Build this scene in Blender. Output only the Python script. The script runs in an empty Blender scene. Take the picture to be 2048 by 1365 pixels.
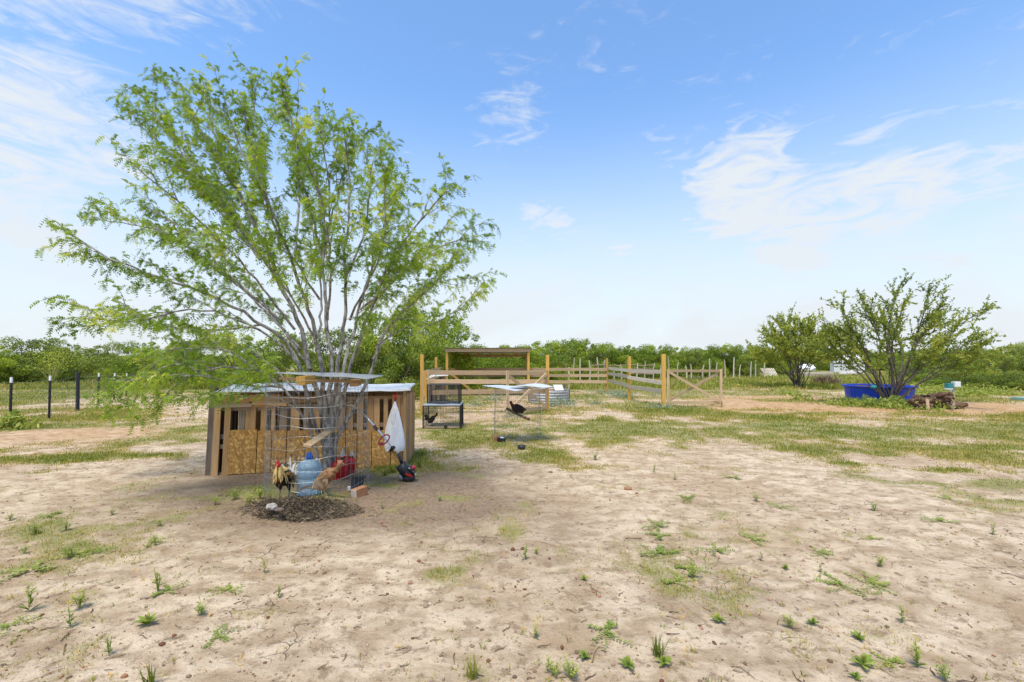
import bpy, bmesh, math, random
import numpy as np
from mathutils import Vector, Matrix, Euler
random.seed(7); RNG = np.random.default_rng(11)
S = bpy.context.scene
COL = S.collection
R = math.radians

# ------------------------------------------------------------------ camera
F, CX, HY, EYE = 910.0, 1024.0, 722.0, 1.6      # focal length and horizon in photo pixels, eye height in metres
cam_d = bpy.data.cameras.new('camera'); cam = bpy.data.objects.new('camera', cam_d); COL.objects.link(cam)
cam.location = (0, 0, EYE); cam.rotation_euler = (R(90), 0, 0)
cam_d.sensor_width = 36; cam_d.lens = 36*F/2048; cam_d.shift_y = (HY-682.5)/2048
cam_d.clip_start = 0.05; cam_d.clip_end = 3000
S.camera = cam

# ------------------------------------------------------------------ sky, sun, exposure
SUN_AZ, SUN_EL = R(202), R(70)                  # azimuth from +Y towards +X
sun_dir = Vector((math.sin(SUN_AZ)*math.cos(SUN_EL), math.cos(SUN_AZ)*math.cos(SUN_EL), math.sin(SUN_EL)))
W = bpy.data.worlds.new('World'); S.world = W; W.use_nodes = True
def sky_nodes():
    nt = W.node_tree; N = nt.nodes; L = nt.links; N.clear()
    def n(t, **k):
        x = N.new(t)
        for a, b in k.items(): setattr(x, a, b)
        return x
    out = n('ShaderNodeOutputWorld'); bg = n('ShaderNodeBackground'); bg.inputs['Strength'].default_value = 0.125
    L.new(bg.outputs[0], out.inputs[0])
    sky = n('ShaderNodeTexSky', sky_type='NISHITA', sun_disc=False)
    sky.sun_elevation = SUN_EL; sky.sun_rotation = SUN_AZ; sky.air_density = 1.0; sky.dust_density = 0.35; sky.ozone_density = 2.0
    tc = n('ShaderNodeTexCoord'); D = tc.outputs['Generated']
    def math_(op, a, b=None, c=None, clamp=False):
        m = n('ShaderNodeMath', operation=op, use_clamp=clamp)
        for i, v in enumerate((a, b, c)):
            if v is None: continue
            if isinstance(v, (int, float)): m.inputs[i].default_value = v
            else: L.new(v, m.inputs[i])
        return m.outputs[0]
    def mrange(v, a, b, c=0., d=1.):
        m = n('ShaderNodeMapRange', interpolation_type='SMOOTHSTEP', clamp=True); L.new(v, m.inputs[0])
        for i, x in enumerate((a, b, c, d)): m.inputs[i+1].default_value = x
        return m.outputs[0]
    sep = n('ShaderNodeSeparateXYZ'); L.new(D, sep.inputs[0]); Z = sep.outputs[2]
    # thin cirrus: warped, stretched noise on the sky sphere
    mp = n('ShaderNodeMapping'); mp.inputs['Rotation'].default_value = (R(8), R(24), R(10)); mp.inputs['Scale'].default_value = (1.0, 1.0, 2.6)
    L.new(D, mp.inputs[0])
    no = n('ShaderNodeTexNoise'); no.inputs['Scale'].default_value = 3.2; no.inputs['Detail'].default_value = 9; no.inputs['Roughness'].default_value = .6; no.inputs['Distortion'].default_value = 1.1
    L.new(mp.outputs[0], no.inputs['Vector']); nv = no.outputs['Fac']
    mp2 = n('ShaderNodeMapping'); mp2.inputs['Rotation'].default_value = (R(-10), R(-28), 0); mp2.inputs['Scale'].default_value = (1.2, 1.2, 4.0); L.new(D, mp2.inputs[0])
    no2 = n('ShaderNodeTexNoise'); no2.inputs['Scale'].default_value = 7; no2.inputs['Detail'].default_value = 8; no2.inputs['Roughness'].default_value = .62; no2.inputs['Distortion'].default_value = 1.6
    L.new(mp2.outputs[0], no2.inputs['Vector']); nv2 = no2.outputs['Fac']
    cov = None
    for (px, py, rad, wgt) in CLOUDS:
        d0 = Vector(((px-CX)/F, 1, (HY-py)/F)).normalized()
        vm = n('ShaderNodeVectorMath', operation='DISTANCE'); L.new(D, vm.inputs[0]); vm.inputs[1].default_value = d0
        b = mrange(vm.outputs['Value'], rad, rad*.12, 0, wgt)
        cov = b if cov is None else math_('MAXIMUM', cov, b)
    nn = math_('ADD', math_('MULTIPLY', nv, .5), math_('MULTIPLY', nv2, .5))
    a = math_('ADD', nn, math_('MULTIPLY', cov, .30))
    cl = mrange(a, .55, .83, 0, .96)
    # pale veil that thickens towards the horizon
    veil = mrange(Z, .52, .04, .0, 1.0)
    veil = math_('MULTIPLY', veil, math_('ADD', .72, math_('MULTIPLY', nv, .5)), clamp=True)
    fac = math_('MAXIMUM', cl, math_('MULTIPLY', veil, .98))
    tint = n('ShaderNodeMix', data_type='RGBA', blend_type='MULTIPLY'); tint.inputs[0].default_value = 1
    L.new(sky.outputs[0], tint.inputs[6]); tint.inputs[7].default_value = SKY_TINT
    mix = n('ShaderNodeMix', data_type='RGBA'); L.new(fac, mix.inputs[0]); L.new(tint.outputs[2], mix.inputs[6]); mix.inputs[7].default_value = CLOUD_COL
    L.new(mix.outputs[2], bg.inputs[0])
CLOUDS = [(1480, 400, .20, 1.0), (1600, 470, .20, 1.0), (1760, 420, .24, .85), (1940, 400, .26, .8), (1530, 350, .10, .9),
          (1010, 240, .12, .52), (1080, 470, .16, .7), (1240, 515, .07, .8), (150, 60, .34, .40), (330, 60, .26, .36),
          (60, 320, .26, .8), (80, 420, .18, .9), (250, 400, .2, .5)]
SKY_TINT = (1.16, 1.38, 1.52, 1); CLOUD_COL = (4.38, 4.64, 4.90, 1)
sky_nodes()
sl = bpy.data.lights.new('sun', 'SUN'); sun = bpy.data.objects.new('sun', sl); COL.objects.link(sun)
sl.energy = 3.0; sl.angle = R(20); sl.color = (1, .92, .80)
sun.rotation_euler = sun_dir.to_track_quat('Z', 'Y').to_euler()
S.view_settings.view_transform = 'Standard'; S.view_settings.look = 'None'; S.view_settings.gamma = 1
S.view_settings.use_curve_mapping = False; S.view_settings.exposure = 0.58
S.render.engine = 'CYCLES'; S.cycles.max_bounces = 5; S.cycles.diffuse_bounces = 3; S.cycles.transparent_max_bounces = 8

# ------------------------------------------------------------------ photo pixel -> place
def ray(px, py): return Vector(((px-CX)/F, 1, -(py-HY)/F))
def G(px, py, z=0.0):                            # pixel of a point resting at height z
    d = (EYE-z)*F/(py-HY); return Vector(((px-CX)/F*d, d, z))
def P(px, py, d): return Vector(((px-CX)/F*d, d, EYE-(py-HY)/F*d))

# ------------------------------------------------------------------ numpy noise and ground height
def _h(ix, iy, s):
    n = (ix.astype(np.int64)*374761393 + iy.astype(np.int64)*668265263 + s*974634777) & 0x7fffffff
    n = ((n ^ (n >> 13))*1274126177) & 0x7fffffff
    return ((n ^ (n >> 16)) & 0xffff)/65535.0
def vn(x, y, s=0):
    x = np.asarray(x, float); y = np.asarray(y, float)
    ix = np.floor(x); iy = np.floor(y); fx = x-ix; fy = y-iy
    fx = fx*fx*(3-2*fx); fy = fy*fy*(3-2*fy)
    a = _h(ix, iy, s); b = _h(ix+1, iy, s); c = _h(ix, iy+1, s); d = _h(ix+1, iy+1, s)
    return (a*(1-fx)+b*fx)*(1-fy)+(c*(1-fx)+d*fx)*fy
def fbm(x, y, s=0, o=4):
    v = 0; a = .5; t = 0
    for i in range(o):
        v = v+a*vn(np.asarray(x)*2**i, np.asarray(y)*2**i, s+i*17); t += a; a *= .5
    return v/t
def sst(a, b, x):
    t = np.clip((np.asarray(x, float)-a)/(b-a), 0, 1); return t*t*(3-2*t)
CAGE = G(641, 978); CAGE_R = .585
def gh(x, y):
    x = np.asarray(x, float); y = np.asarray(y, float)
    near = np.exp(-np.hypot(x, y-4)/14)
    z = .05*(fbm(x*.35, y*.35, 1, 2)-.5)*near + .030*(fbm(x*1.7, y*1.7, 3, 3)-.5)*near
    z = z + .034*(fbm(x*7, y*9, 5, 4)-.5)*np.exp(-np.hypot(x, y-3)/6)
    # dug dirt bank in front of the round cage
    dx = x-CAGE.x; dy = y-CAGE.y; r = np.hypot(dx, dy); ang = np.arctan2(dx-.18, -dy)
    rr = r+.10*(fbm(ang*2.5, r*0, 9, 3)-.5)+.03*(fbm(x*12, y*12, 10, 2)-.5)
    front = np.exp(-(ang/.60)**4)
    z = z + front*(.115*sst(1.06, .94, rr)*(1-.75*sst(.88, .55, rr)))*(.75+.5*fbm(x*5, y*5, 12, 2))
    z = z - front*.02*np.exp(-((rr-1.2)/.1)**2)
    return z
def gz(x, y): return float(gh(x, y))
def GG(px, py):
    p = G(px, py)
    for _ in range(3): p = G(px, py, gz(p.x, p.y))
    return p

# ground zones (soil and turf zones in metres, the dark one partly tree shade, read off the photograph)
def ell(x, y, cx, cy, rx, ry, rot=0.):
    c, s = math.cos(rot), math.sin(rot); u = (x-cx)*c+(y-cy)*s; v = -(x-cx)*s+(y-cy)*c
    return np.exp(-((u/rx)**2+(v/ry)**2)**1.5)
def veg(x, y):
    x = np.asarray(x, float); y = np.asarray(y, float)
    n1 = fbm(x*.55, y*.55, 21, 4); n2 = fbm(x*1.9, y*1.9, 31, 3)
    base = .02+.15*sst(4.0, 6.5, y)+.24*sst(6.0, 9.6, y)+.20*sst(13, 24, y)+.28*sst(24, 32, y)
    base = base+.05*sst(1, 6, x)*sst(5, 8, y)
    b = base
    for (cx, cy, rx, ry, rot, w) in VEG: b = b+w*ell(x, y, cx, cy, rx, ry, rot)
    for (cx, cy, rx, ry, rot, w) in BARE: b = b-w*ell(x, y, cx, cy, rx, ry, rot)
    return np.clip((b+1.25*(n1-.5)+1.1*(n2-.5)+.6*(fbm(x*5.5, y*5.5, 33, 3)-.5)), 0, 1)
VEG = []
def vg(px, py, w, hpx, wt):
    p = G(px, py); q0 = G(px, py-hpx/2).y; q1 = G(px, py+hpx/2).y
    VEG.append((p.x, p.y, w/2/F*p.y, max(.12, (q0-q1)/2), 0, wt))
for a in [(910, 862, 150, 34, .75), (1095, 912, 130, 34, .7), (1160, 935, 80, 20, .35), (1650, 855, 420, 30, .36), (1860, 866, 300, 20, .36), (2010, 966, 150, 16, .9),
          (2040, 1005, 70, 14, .9), (190, 915, 280, 22, .85), (40, 930, 150, 30, .3), (90, 790, 330, 60, .8), (820, 925, 60, 26, .7), (780, 940, 90, 20, .6),
          (500, 990, 130, 34, .65), (1400, 825, 220, 26, .4), (1250, 810, 160, 18, .35), (1600, 800, 180, 10, .3), (1580, 772, 260, 12, .5), (1720, 772, 200, 10, .4),
          (1250, 855, 350, 24, .22), (1850, 905, 420, 22, .28), (1300, 775, 160, 14, .5), (30, 857, 120, 14, .8), (1650, 905, 160, 14, .4), (1710, 930, 120, 10, .45), (1900, 940, 130, 10, .4), (1550, 898, 110, 10, .4), (1340, 908, 120, 10, .35), (1820, 965, 120, 8, .35), (1480, 940, 90, 8, .3), (1700, 985, 120, 8, .3), (100, 945, 160, 10, .4), (330, 912, 90, 8, .5), (1950, 895, 160, 12, .4), (380, 860, 90, 30, .45), (840, 910, 26, 16, .6)]: vg(*a)
BARE = []
def br(px, py, w, hpx, wt):
    p = G(px, py); q0 = G(px, py-hpx/2).y; q1 = G(px, py+hpx/2).y
    BARE.append((p.x, p.y, w/2/F*p.y, max(.12, (q0-q1)/2), 0, wt))
for a in [(1850, 812, 560, 20, .9), (1560, 796, 300, 10, .6), (1500, 808, 160, 16, .5), (150, 865, 300, 22, .55), (60, 880, 200, 22, .5), (1000, 815, 200, 18, .3),
          (1900, 925, 260, 14, .3), (1200, 830, 100, 14, .3)]: br(*a)
def orange(x, y):
    x = np.asarray(x, float); y = np.asarray(y, float); b = 0
    for (px, py, w, h, wt) in [(1850, 814, 700, 34, .9), (1560, 797, 420, 14, .9), (1500, 815, 300, 34, .6), (140, 868, 420, 46, .75), (1000, 810, 330, 34, .45), (230, 830, 200, 18, .5)]:
        p = G(px, py); q0 = G(px, py-h/2).y; q1 = G(px, py+h/2).y
        b = b+wt*ell(x, y, p.x, p.y, w/2/F*p.y, (q0-q1)/2)
    return np.clip(b*(.5+fbm(x*.8, y*.8, 41, 3)), 0, 1)
def litter_shade(x, y):                                # brown trampled soil, fallen leaves round tree and cage, darkened to imitate tree shade
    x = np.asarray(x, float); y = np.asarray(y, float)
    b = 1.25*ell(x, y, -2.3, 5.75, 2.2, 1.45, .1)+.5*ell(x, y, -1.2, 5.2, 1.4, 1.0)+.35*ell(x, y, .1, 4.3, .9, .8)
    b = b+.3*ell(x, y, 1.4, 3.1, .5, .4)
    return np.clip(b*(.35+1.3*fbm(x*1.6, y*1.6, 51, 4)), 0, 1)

# ------------------------------------------------------------------ mesh helpers
ORG = {}
def link(name, me, parent=None, loc=None, mats=()):
    o = bpy.data.objects.new(name, me); COL.objects.link(o)
    if parent is not None: o.parent = parent
    if loc is not None: o.location = loc
    return o
def tag(o, label=None, cat=None, group=None, kind=None):
    if label: o['label'] = label
    if cat: o['category'] = cat
    if group: o['group'] = group
    if kind: o['kind'] = kind
    return o
def thing(name, loc, label, cat, group=None, rz=0.):
    o = bpy.data.objects.new(name, None); COL.objects.link(o); o.empty_display_size = .1
    o.location = loc; o.rotation_euler = (0, 0, rz); ORG[o.name] = Vector(loc)
    return tag(o, label, cat, group)
def frame_of(d):
    d = Vector(d).normalized(); up = Vector((0, 0, 1)) if abs(d.z) < .95 else Vector((0, 1, 0))
    s = d.cross(up).normalized(); return d, s, s.cross(d).normalized()
class MB:
    def __init__(s): s.v = []; s.f = []; s.uv = []; s.mi = []
    def face(s, idx, uv=None, m=0):
        s.f.append(idx); s.uv.append(uv or [(0, 0)]*len(idx)); s.mi.append(m)
    def beam(s, a, b, w, t, up=None, m=0, jit=.0):
        """board from a to b; w = width along 'side', t = thickness along 'up'"""
        a = Vector(a); b = Vector(b); d = (b-a); L = d.length; d.normalize()
        if up is None: _, sd, u = frame_of(d)
        else:
            u = Vector(up); u = (u-d*u.dot(d)).normalized(); sd = d.cross(u).normalized()
        i = len(s.v); uo = random.random()*50; vo = random.random()*50
        j = lambda: (random.random()-.5)*2*jit
        for q in (a, b):
            for (x, y) in ((-1, -1), (1, -1), (1, 1), (-1, 1)):
                s.v.append(q+sd*(x*w/2+j())+u*(y*t/2+j())+d*j())
        for k in range(4):
            k2 = (k+1) % 4; ww = w if k % 2 == 0 else t; o = k*.7
            s.face([i+k, i+k2, i+4+k2, i+4+k], [(uo, vo+o), (uo, vo+o+ww), (uo+L, vo+o+ww), (uo+L, vo+o)], m)
        s.face([i+3, i+2, i+1, i], [(uo, vo), (uo, vo+w), (uo+t, vo+w), (uo+t, vo)], m)
        s.face([i+4, i+5, i+6, i+7], [(uo, vo), (uo, vo+w), (uo+t, vo+w), (uo+t, vo)], m)
        return s
    def box(s, c, size, rot=None, m=0):
        c = Vector(c); M = Euler(rot).to_matrix() if rot else Matrix.Identity(3); i = len(s.v)
        for z in (-1, 1):
            for (x, y) in ((-1, -1), (1, -1), (1, 1), (-1, 1)):
                s.v.append(c+M @ Vector((x*size[0]/2, y*size[1]/2, z*size[2]/2)))
        for q in ((3, 2, 1, 0), (4, 5, 6, 7), (0, 1, 5, 4), (1, 2, 6, 5), (2, 3, 7, 6), (3, 0, 4, 7)): s.face([i+k for k in q], [(0, 0), (size[0], 0), (size[0], size[2]), (0, size[2])], m)
        return s
    def tube(s, pts, rad, n=8, cap=True, m=0, close=False, ovl=None):
        pts = [Vector(p) for p in pts]; k = len(pts)
        if not hasattr(rad, '__len__'): rad = [rad]*k
        i0 = len(s.v); prev = None; L = 0; uo = random.random()*30
        us = []
        for i, p in enumerate(pts):
            if close: d = pts[(i+1) % k]-pts[i-1]
            else: d = pts[min(i+1, k-1)]-pts[max(i-1, 0)]
            if d.length < 1e-9: d = Vector((0, 0, 1))
            d.normalize()
            if prev is None: _, sd, up = frame_of(d)
            else:
                up = prev-d*prev.dot(d)
                if up.length < 1e-6: _, sd, up = frame_of(d)
                up.normalize(); sd = d.cross(up).normalized()
            prev = up; L += (p-pts[i-1]).length if i else 0; us.append(uo+L)
            for j in range(n):
                a = 2*math.pi*j/n; s.v.append(p+(sd*math.cos(a)*(ovl or 1)+up*math.sin(a))*rad[i])
        for i in range(k if close else k-1):
            for j in range(n):
                j2 = (j+1) % n; b = i0+((i+1) % k)*n; a = i0+i*n; u0 = us[i]; u1 = us[(i+1) % k]; c = 2*math.pi*rad[i]/n
                s.face([a+j, a+j2, b+j2, b+j], [(u0, c*j), (u0, c*(j+1)), (u1, c*(j+1)), (u1, c*j)], m)
        if cap and not close and n > 2:
            s.face([i0+j for j in range(n)][::-1], None, m); s.face([i0+(k-1)*n+j for j in range(n)], None, m)
        return s
    def lathe(s, prof, c=(0, 0, 0), n=24, sx=1., sy=1., m=0, capb=True, capt=True, fn=None):
        c = Vector(c); i0 = len(s.v)
        for (r, z) in prof:
            for j in range(n):
                a = 2*math.pi*j/n; q = 1 if fn is None else fn(a, z)
                s.v.append(c+Vector((math.cos(a)*r*sx*q, math.sin(a)*r*sy*q, z)))
        for i in range(len(prof)-1):
            for j in range(n):
                j2 = (j+1) % n; s.face([i0+i*n+j, i0+i*n+j2, i0+(i+1)*n+j2, i0+(i+1)*n+j], None, m)
        if capb: s.face([i0+j for j in range(n)][::-1], None, m)
        if capt: s.face([i0+(len(prof)-1)*n+j for j in range(n)], None, m)
        return s
    def ball(s, c, r, n=10, k=7, m=0, rot=None):
        r = r if hasattr(r, '__len__') else (r, r, r); c = Vector(c); M = Euler(rot).to_matrix() if rot else Matrix.Identity(3); i0 = len(s.v)
        for i in range(1, k):
            t = math.pi*i/k
            for j in range(n):
                a = 2*math.pi*j/n; s.v.append(c+M @ Vector((math.sin(t)*math.cos(a)*r[0], math.sin(t)*math.sin(a)*r[1], -math.cos(t)*r[2])))
        b = len(s.v); s.v.append(c+M @ Vector((0, 0, -r[2]))); s.v.append(c+M @ Vector((0, 0, r[2])))
        for i in range(k-2):
            for j in range(n): s.face([i0+i*n+j, i0+i*n+(j+1) % n, i0+(i+1)*n+(j+1) % n, i0+(i+1)*n+j], None, m)
        for j in range(n): s.face([b, i0+(j+1) % n, i0+j], None, m); s.face([b+1, i0+(k-2)*n+j, i0+(k-2)*n+(j+1) % n], None, m)
        return s
    def slab(s, top, thick, m=0):
        """sheet given as grid of points top[i][j]; thickness straight down"""
        a = len(top); b = len(top[0]); i0 = len(s.v)
        for k in (0, 1):
            for r in top:
                for p in r: s.v.append(Vector(p)-Vector((0, 0, thick*k)))
        ix = lambda k, i, j: i0+k*a*b+i*b+j
        for i in range(a-1):
            for j in range(b-1):
                s.face([ix(0, i, j), ix(0, i+1, j), ix(0, i+1, j+1), ix(0, i, j+1)], [(i, j), (i+1, j), (i+1, j+1), (i, j+1)], m); s.face([ix(1, i, j), ix(1, i, j+1), ix(1, i+1, j+1), ix(1, i+1, j)], None, m)
        for i in range(a-1): s.face([ix(0, i, 0), ix(1, i, 0), ix(1, i+1, 0), ix(0, i+1, 0)], None, m); s.face([ix(0, i, b-1), ix(0, i+1, b-1), ix(1, i+1, b-1), ix(1, i, b-1)], None, m)
        for j in range(b-1): s.face([ix(0, 0, j), ix(0, 0, j+1), ix(1, 0, j+1), ix(1, 0, j)], None, m); s.face([ix(0, a-1, j), ix(1, a-1, j), ix(1, a-1, j+1), ix(0, a-1, j+1)], None, m)
        return s
    def mesh(s, name, mats, org=Vector((0, 0, 0)), smooth=False):
        me = bpy.data.meshes.new(name); me.from_pydata([tuple(v-org) for v in s.v], [], s.f)
        uvl = me.uv_layers.new(name='UVMap'); flat = [c for u in s.uv for p in u for c in p]; uvl.data.foreach_set('uv', flat)
        for m in (mats if isinstance(mats, (list, tuple)) else [mats]): me.materials.append(m)
        me.polygons.foreach_set('material_index', s.mi)
        if smooth: me.polygons.foreach_set('use_smooth', [True]*len(me.polygons))
        me.update(); return me
    def build(s, name, mats, parent=None, smooth=False, local=False, org=None):
        if parent is None:
            org = Vector(org) if org is not None else Vector((sum(v.x for v in s.v)/len(s.v), sum(v.y for v in s.v)/len(s.v), min(v.z for v in s.v)))
            o = link(name, s.mesh(name, mats, org, smooth), None, org); ORG[o.name] = org; return o
        og = Vector((0, 0, 0)) if local else ORG[parent.name]
        o = link(name, s.mesh(name, mats, og, smooth), parent); ORG[o.name] = og
        return o
def np_mesh(name, V, Fc, mat, attrs=None, smooth=False):
    """fast mesh: V (n,3); Fc (m,k) constant face size; attrs {name: per-vertex floats}"""
    me = bpy.data.meshes.new(name); k = Fc.shape[1]
    me.vertices.add(len(V)); me.vertices.foreach_set('co', np.ascontiguousarray(V, np.float32).ravel())
    me.loops.add(Fc.size); me.loops.foreach_set('vertex_index', np.ascontiguousarray(Fc, np.int32).ravel())
    me.polygons.add(len(Fc)); me.polygons.foreach_set('loop_start', np.arange(0, Fc.size, k, dtype=np.int32))
    if smooth: me.polygons.foreach_set('use_smooth', np.ones(len(Fc), bool))
    for a, val in (attrs or {}).items():
        at = me.attributes.new(a, 'FLOAT', 'POINT'); at.data.foreach_set('value', np.ascontiguousarray(val, np.float32))
    if mat: me.materials.append(mat)
    me.update(calc_edges=True); me.validate(); return me
def copy_tree(o, parent=None):
    c = o.copy(); COL.objects.link(c); c.parent = parent
    if parent is not None: c.matrix_parent_inverse = Matrix.Identity(4)
    for ch in list(o.children): copy_tree(ch, c)
    return c

# ------------------------------------------------------------------ materials
class NT:
    def __init__(s, name):
        s.m = bpy.data.materials.new(name); s.m.use_nodes = True; s.t = s.m.node_tree; s.t.nodes.clear()
        s.out = s.n('ShaderNodeOutputMaterial'); s.b = s.n('ShaderNodeBsdfPrincipled'); s.l(s.b.outputs[0], s.out.inputs[0])
    def n(s, t, **k):
        x = s.t.nodes.new(t)
        for a, b in k.items(): setattr(x, a, b)
        return x
    def l(s, a, b): s.t.links.new(a, b)
    def setin(s, node, key, v):
        if hasattr(v, 'is_output'): s.l(v, node.inputs[key])
        else: node.inputs[key].default_value = v
    def coord(s, kind='Object', scale=(1, 1, 1), rot=(0, 0, 0), loc=(0, 0, 0)):
        tc = s.n('ShaderNodeTexCoord'); mp = s.n('ShaderNodeMapping'); s.l(tc.outputs[kind], mp.inputs[0])
        mp.inputs['Scale'].default_value = scale; mp.inputs['Rotation'].default_value = rot; mp.inputs['Location'].default_value = loc
        return mp.outputs[0]
    def noise(s, vec, scale, detail=4, rough=.55, dist=0.):
        x = s.n('ShaderNodeTexNoise'); s.l(vec, x.inputs['Vector']); x.inputs['Scale'].default_value = scale; x.inputs['Detail'].default_value = detail
        x.inputs['Roughness'].default_value = rough; x.inputs['Distortion'].default_value = dist; return x.outputs['Fac']
    def rng(s, v, a, b, c=0., d=1.):
        m = s.n('ShaderNodeMapRange', clamp=True, interpolation_type='SMOOTHSTEP'); s.l(v, m.inputs[0])
        for i, x in enumerate((a, b, c, d)): m.inputs[i+1].default_value = x
        return m.outputs[0]
    def mix(s, f, a, b, blend='MIX'):
        m = s.n('ShaderNodeMix', data_type='RGBA', blend_type=blend); s.setin(m, 0, f); s.setin(m, 6, a if hasattr(a, 'is_output') else (*a, 1)[:4]); s.setin(m, 7, b if hasattr(b, 'is_output') else (*b, 1)[:4])
        return m.outputs[2]
    def math(s, op, a, b=0., clamp=False):
        m = s.n('ShaderNodeMath', operation=op, use_clamp=clamp); s.setin(m, 0, a); s.setin(m, 1, b); return m.outputs[0]
    def attr(s, name):
        a = s.n('ShaderNodeAttribute'); a.attribute_name = name; return a
    def objrand(s): return s.n('ShaderNodeObjectInfo').outputs['Random']
    def bump(s, h, strength=.3, dist=.01):
        b = s.n('ShaderNodeBump'); b.inputs['Strength'].default_value = strength; b.inputs['Distance'].default_value = dist; s.l(h, b.inputs['Height']); s.l(b.outputs[0], s.b.inputs['Normal'])
    def fin(s, col, rough=.8, metal=0., spec=.3):
        s.setin(s.b, 'Base Color', col if hasattr(col, 'is_output') else (*col, 1)[:4]); s.setin(s.b, 'Roughness', rough); s.setin(s.b, 'Metallic', metal); s.b.inputs['Specular IOR Level'].default_value = spec
        return s.m
def plain(name, c, rough=.6, metal=0., var=.15, scale=18., spec=.4):
    t = NT(name); v = t.noise(t.coord('Object'), scale, 5)
    col = t.mix(t.rng(v, .3, .7), tuple(x*(1-var) for x in c), tuple(min(1, x*(1+var)) for x in c)); return t.fin(col, rough, metal, spec)
def wood(name, c0, c1, grey=.25, dark=.5, greycol=(.30, .27, .24)):
    t = NT(name); uv = t.coord('UV')
    g = t.noise(t.coord('UV', (1.3, 34, 1)), 2.2, 6, .6, .6)
    g2 = t.noise(t.coord('UV', (.8, 120, 1)), 2., 3)
    col = t.mix(t.rng(g, .3, .72), c0, c1)
    col = t.mix(t.math('MULTIPLY', t.rng(g2, .52, .75), .45), col, tuple(x*.45 for x in c0))
    w = t.noise(t.coord('UV', (1, 3, 1)), 1.6, 4)
    col = t.mix(t.math('MULTIPLY', t.rng(w, .4, .75), grey), col, greycol)
    kn = t.n('ShaderNodeTexVoronoi'); t.l(t.coord('UV', (3.2, 9, 1)), kn.inputs['Vector']); kn.inputs['Scale'].default_value = 1
    col = t.mix(t.rng(kn.outputs['Distance'], .16, .05, 0, dark), col, tuple(x*.35 for x in c0))
    hv = t.rng(t.objrand(), 0, 1, .78, 1.16)
    col = t.mix(1., col, t.n('ShaderNodeCombineColor').outputs[0], 'MULTIPLY') if False else col
    cc = t.n('ShaderNodeCombineColor')
    for i in range(3): t.l(hv, cc.inputs[i])
    col = t.mix(1., col, cc.outputs[0], 'MULTIPLY')
    t.bump(g, .35, .004); return t.fin(col, .85, 0, .15)
def osb(name):
    t = NT(name); cols = None
    uv = t.coord('UV')
    for i, (rot, sx, sy) in enumerate(((.4, 11, 34), (1.6, 10, 30), (2.6, 12, 36))):
        v = t.n('ShaderNodeTexVoronoi'); m2 = t.n('ShaderNodeMapping'); t.l(t.coord('UV', (1, 1, 1), (0, 0, rot)), m2.inputs[0]); m2.inputs['Scale'].default_value = (sx, sy, 1); t.l(m2.outputs[0], v.inputs['Vector']); v.inputs['Scale'].default_value = 1
        sp = t.n('ShaderNodeSeparateColor'); t.l(v.outputs['Color'], sp.inputs[0])
        c = t.mix(sp.outputs[0], (.40, .19, .04), (.74, .45, .14))
        c = t.mix(t.rng(v.outputs['Distance'], .35, .6, 0, .6), c, (.24, .11, .03))
        if cols is None: cols = c
        else: cols = t.mix(t.rng(t.noise(t.coord('UV', (9, 14, 1), (0, 0, i)), 1.4, 2), .45, .55), cols, c)
    st = t.noise(uv, 3.0, 4); cols = t.mix(t.rng(st, .5, .8, 0, .4), cols, (.22, .13, .06))
    return t.fin(cols, .75, 0, .25)
def leafmat(name, ramp, trans=.35, rough=.55):
    t = NT(name); a = t.attr('var'); cr = t.n('ShaderNodeValToRGB'); e = cr.color_ramp
    while len(e.elements) < len(ramp): e.elements.new(.5)
    for i, (p, c) in enumerate(ramp): e.elements[i].position = p; e.elements[i].color = (*c, 1)
    orn = t.math('ADD', a.outputs['Fac'], t.rng(t.objrand(), 0, 1, -.14, .14)); t.l(orn, cr.inputs[0])
    col = cr.outputs[0]; t.fin(col, rough, 0, .25)
    tr = t.n('ShaderNodeBsdfTranslucent'); t.l(t.mix(1., col, (1.25, 1.25, .6), 'MULTIPLY'), tr.inputs[0]); ms = t.n('ShaderNodeMixShader'); ms.inputs[0].default_value = trans
    t.l(t.b.outputs[0], ms.inputs[1]); t.l(tr.outputs[0], ms.inputs[2]); t.l(ms.outputs[0], t.out.inputs[0]); return t.m
def barkmat(name, c0, c1, spots=.5):
    t = NT(name); o = t.coord('Object'); n1 = t.noise(t.coord('Object', (1, 1, .35)), 26, 6, .65); n2 = t.noise(o, 9, 4)
    col = t.mix(t.rng(n1, .35, .65), c0, c1); col = t.mix(t.rng(n2, .5, .72, 0, spots), col, tuple(x*.3 for x in c0)); t.bump(n1, .6, .01); return t.fin(col, .9, 0, .1)
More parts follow.
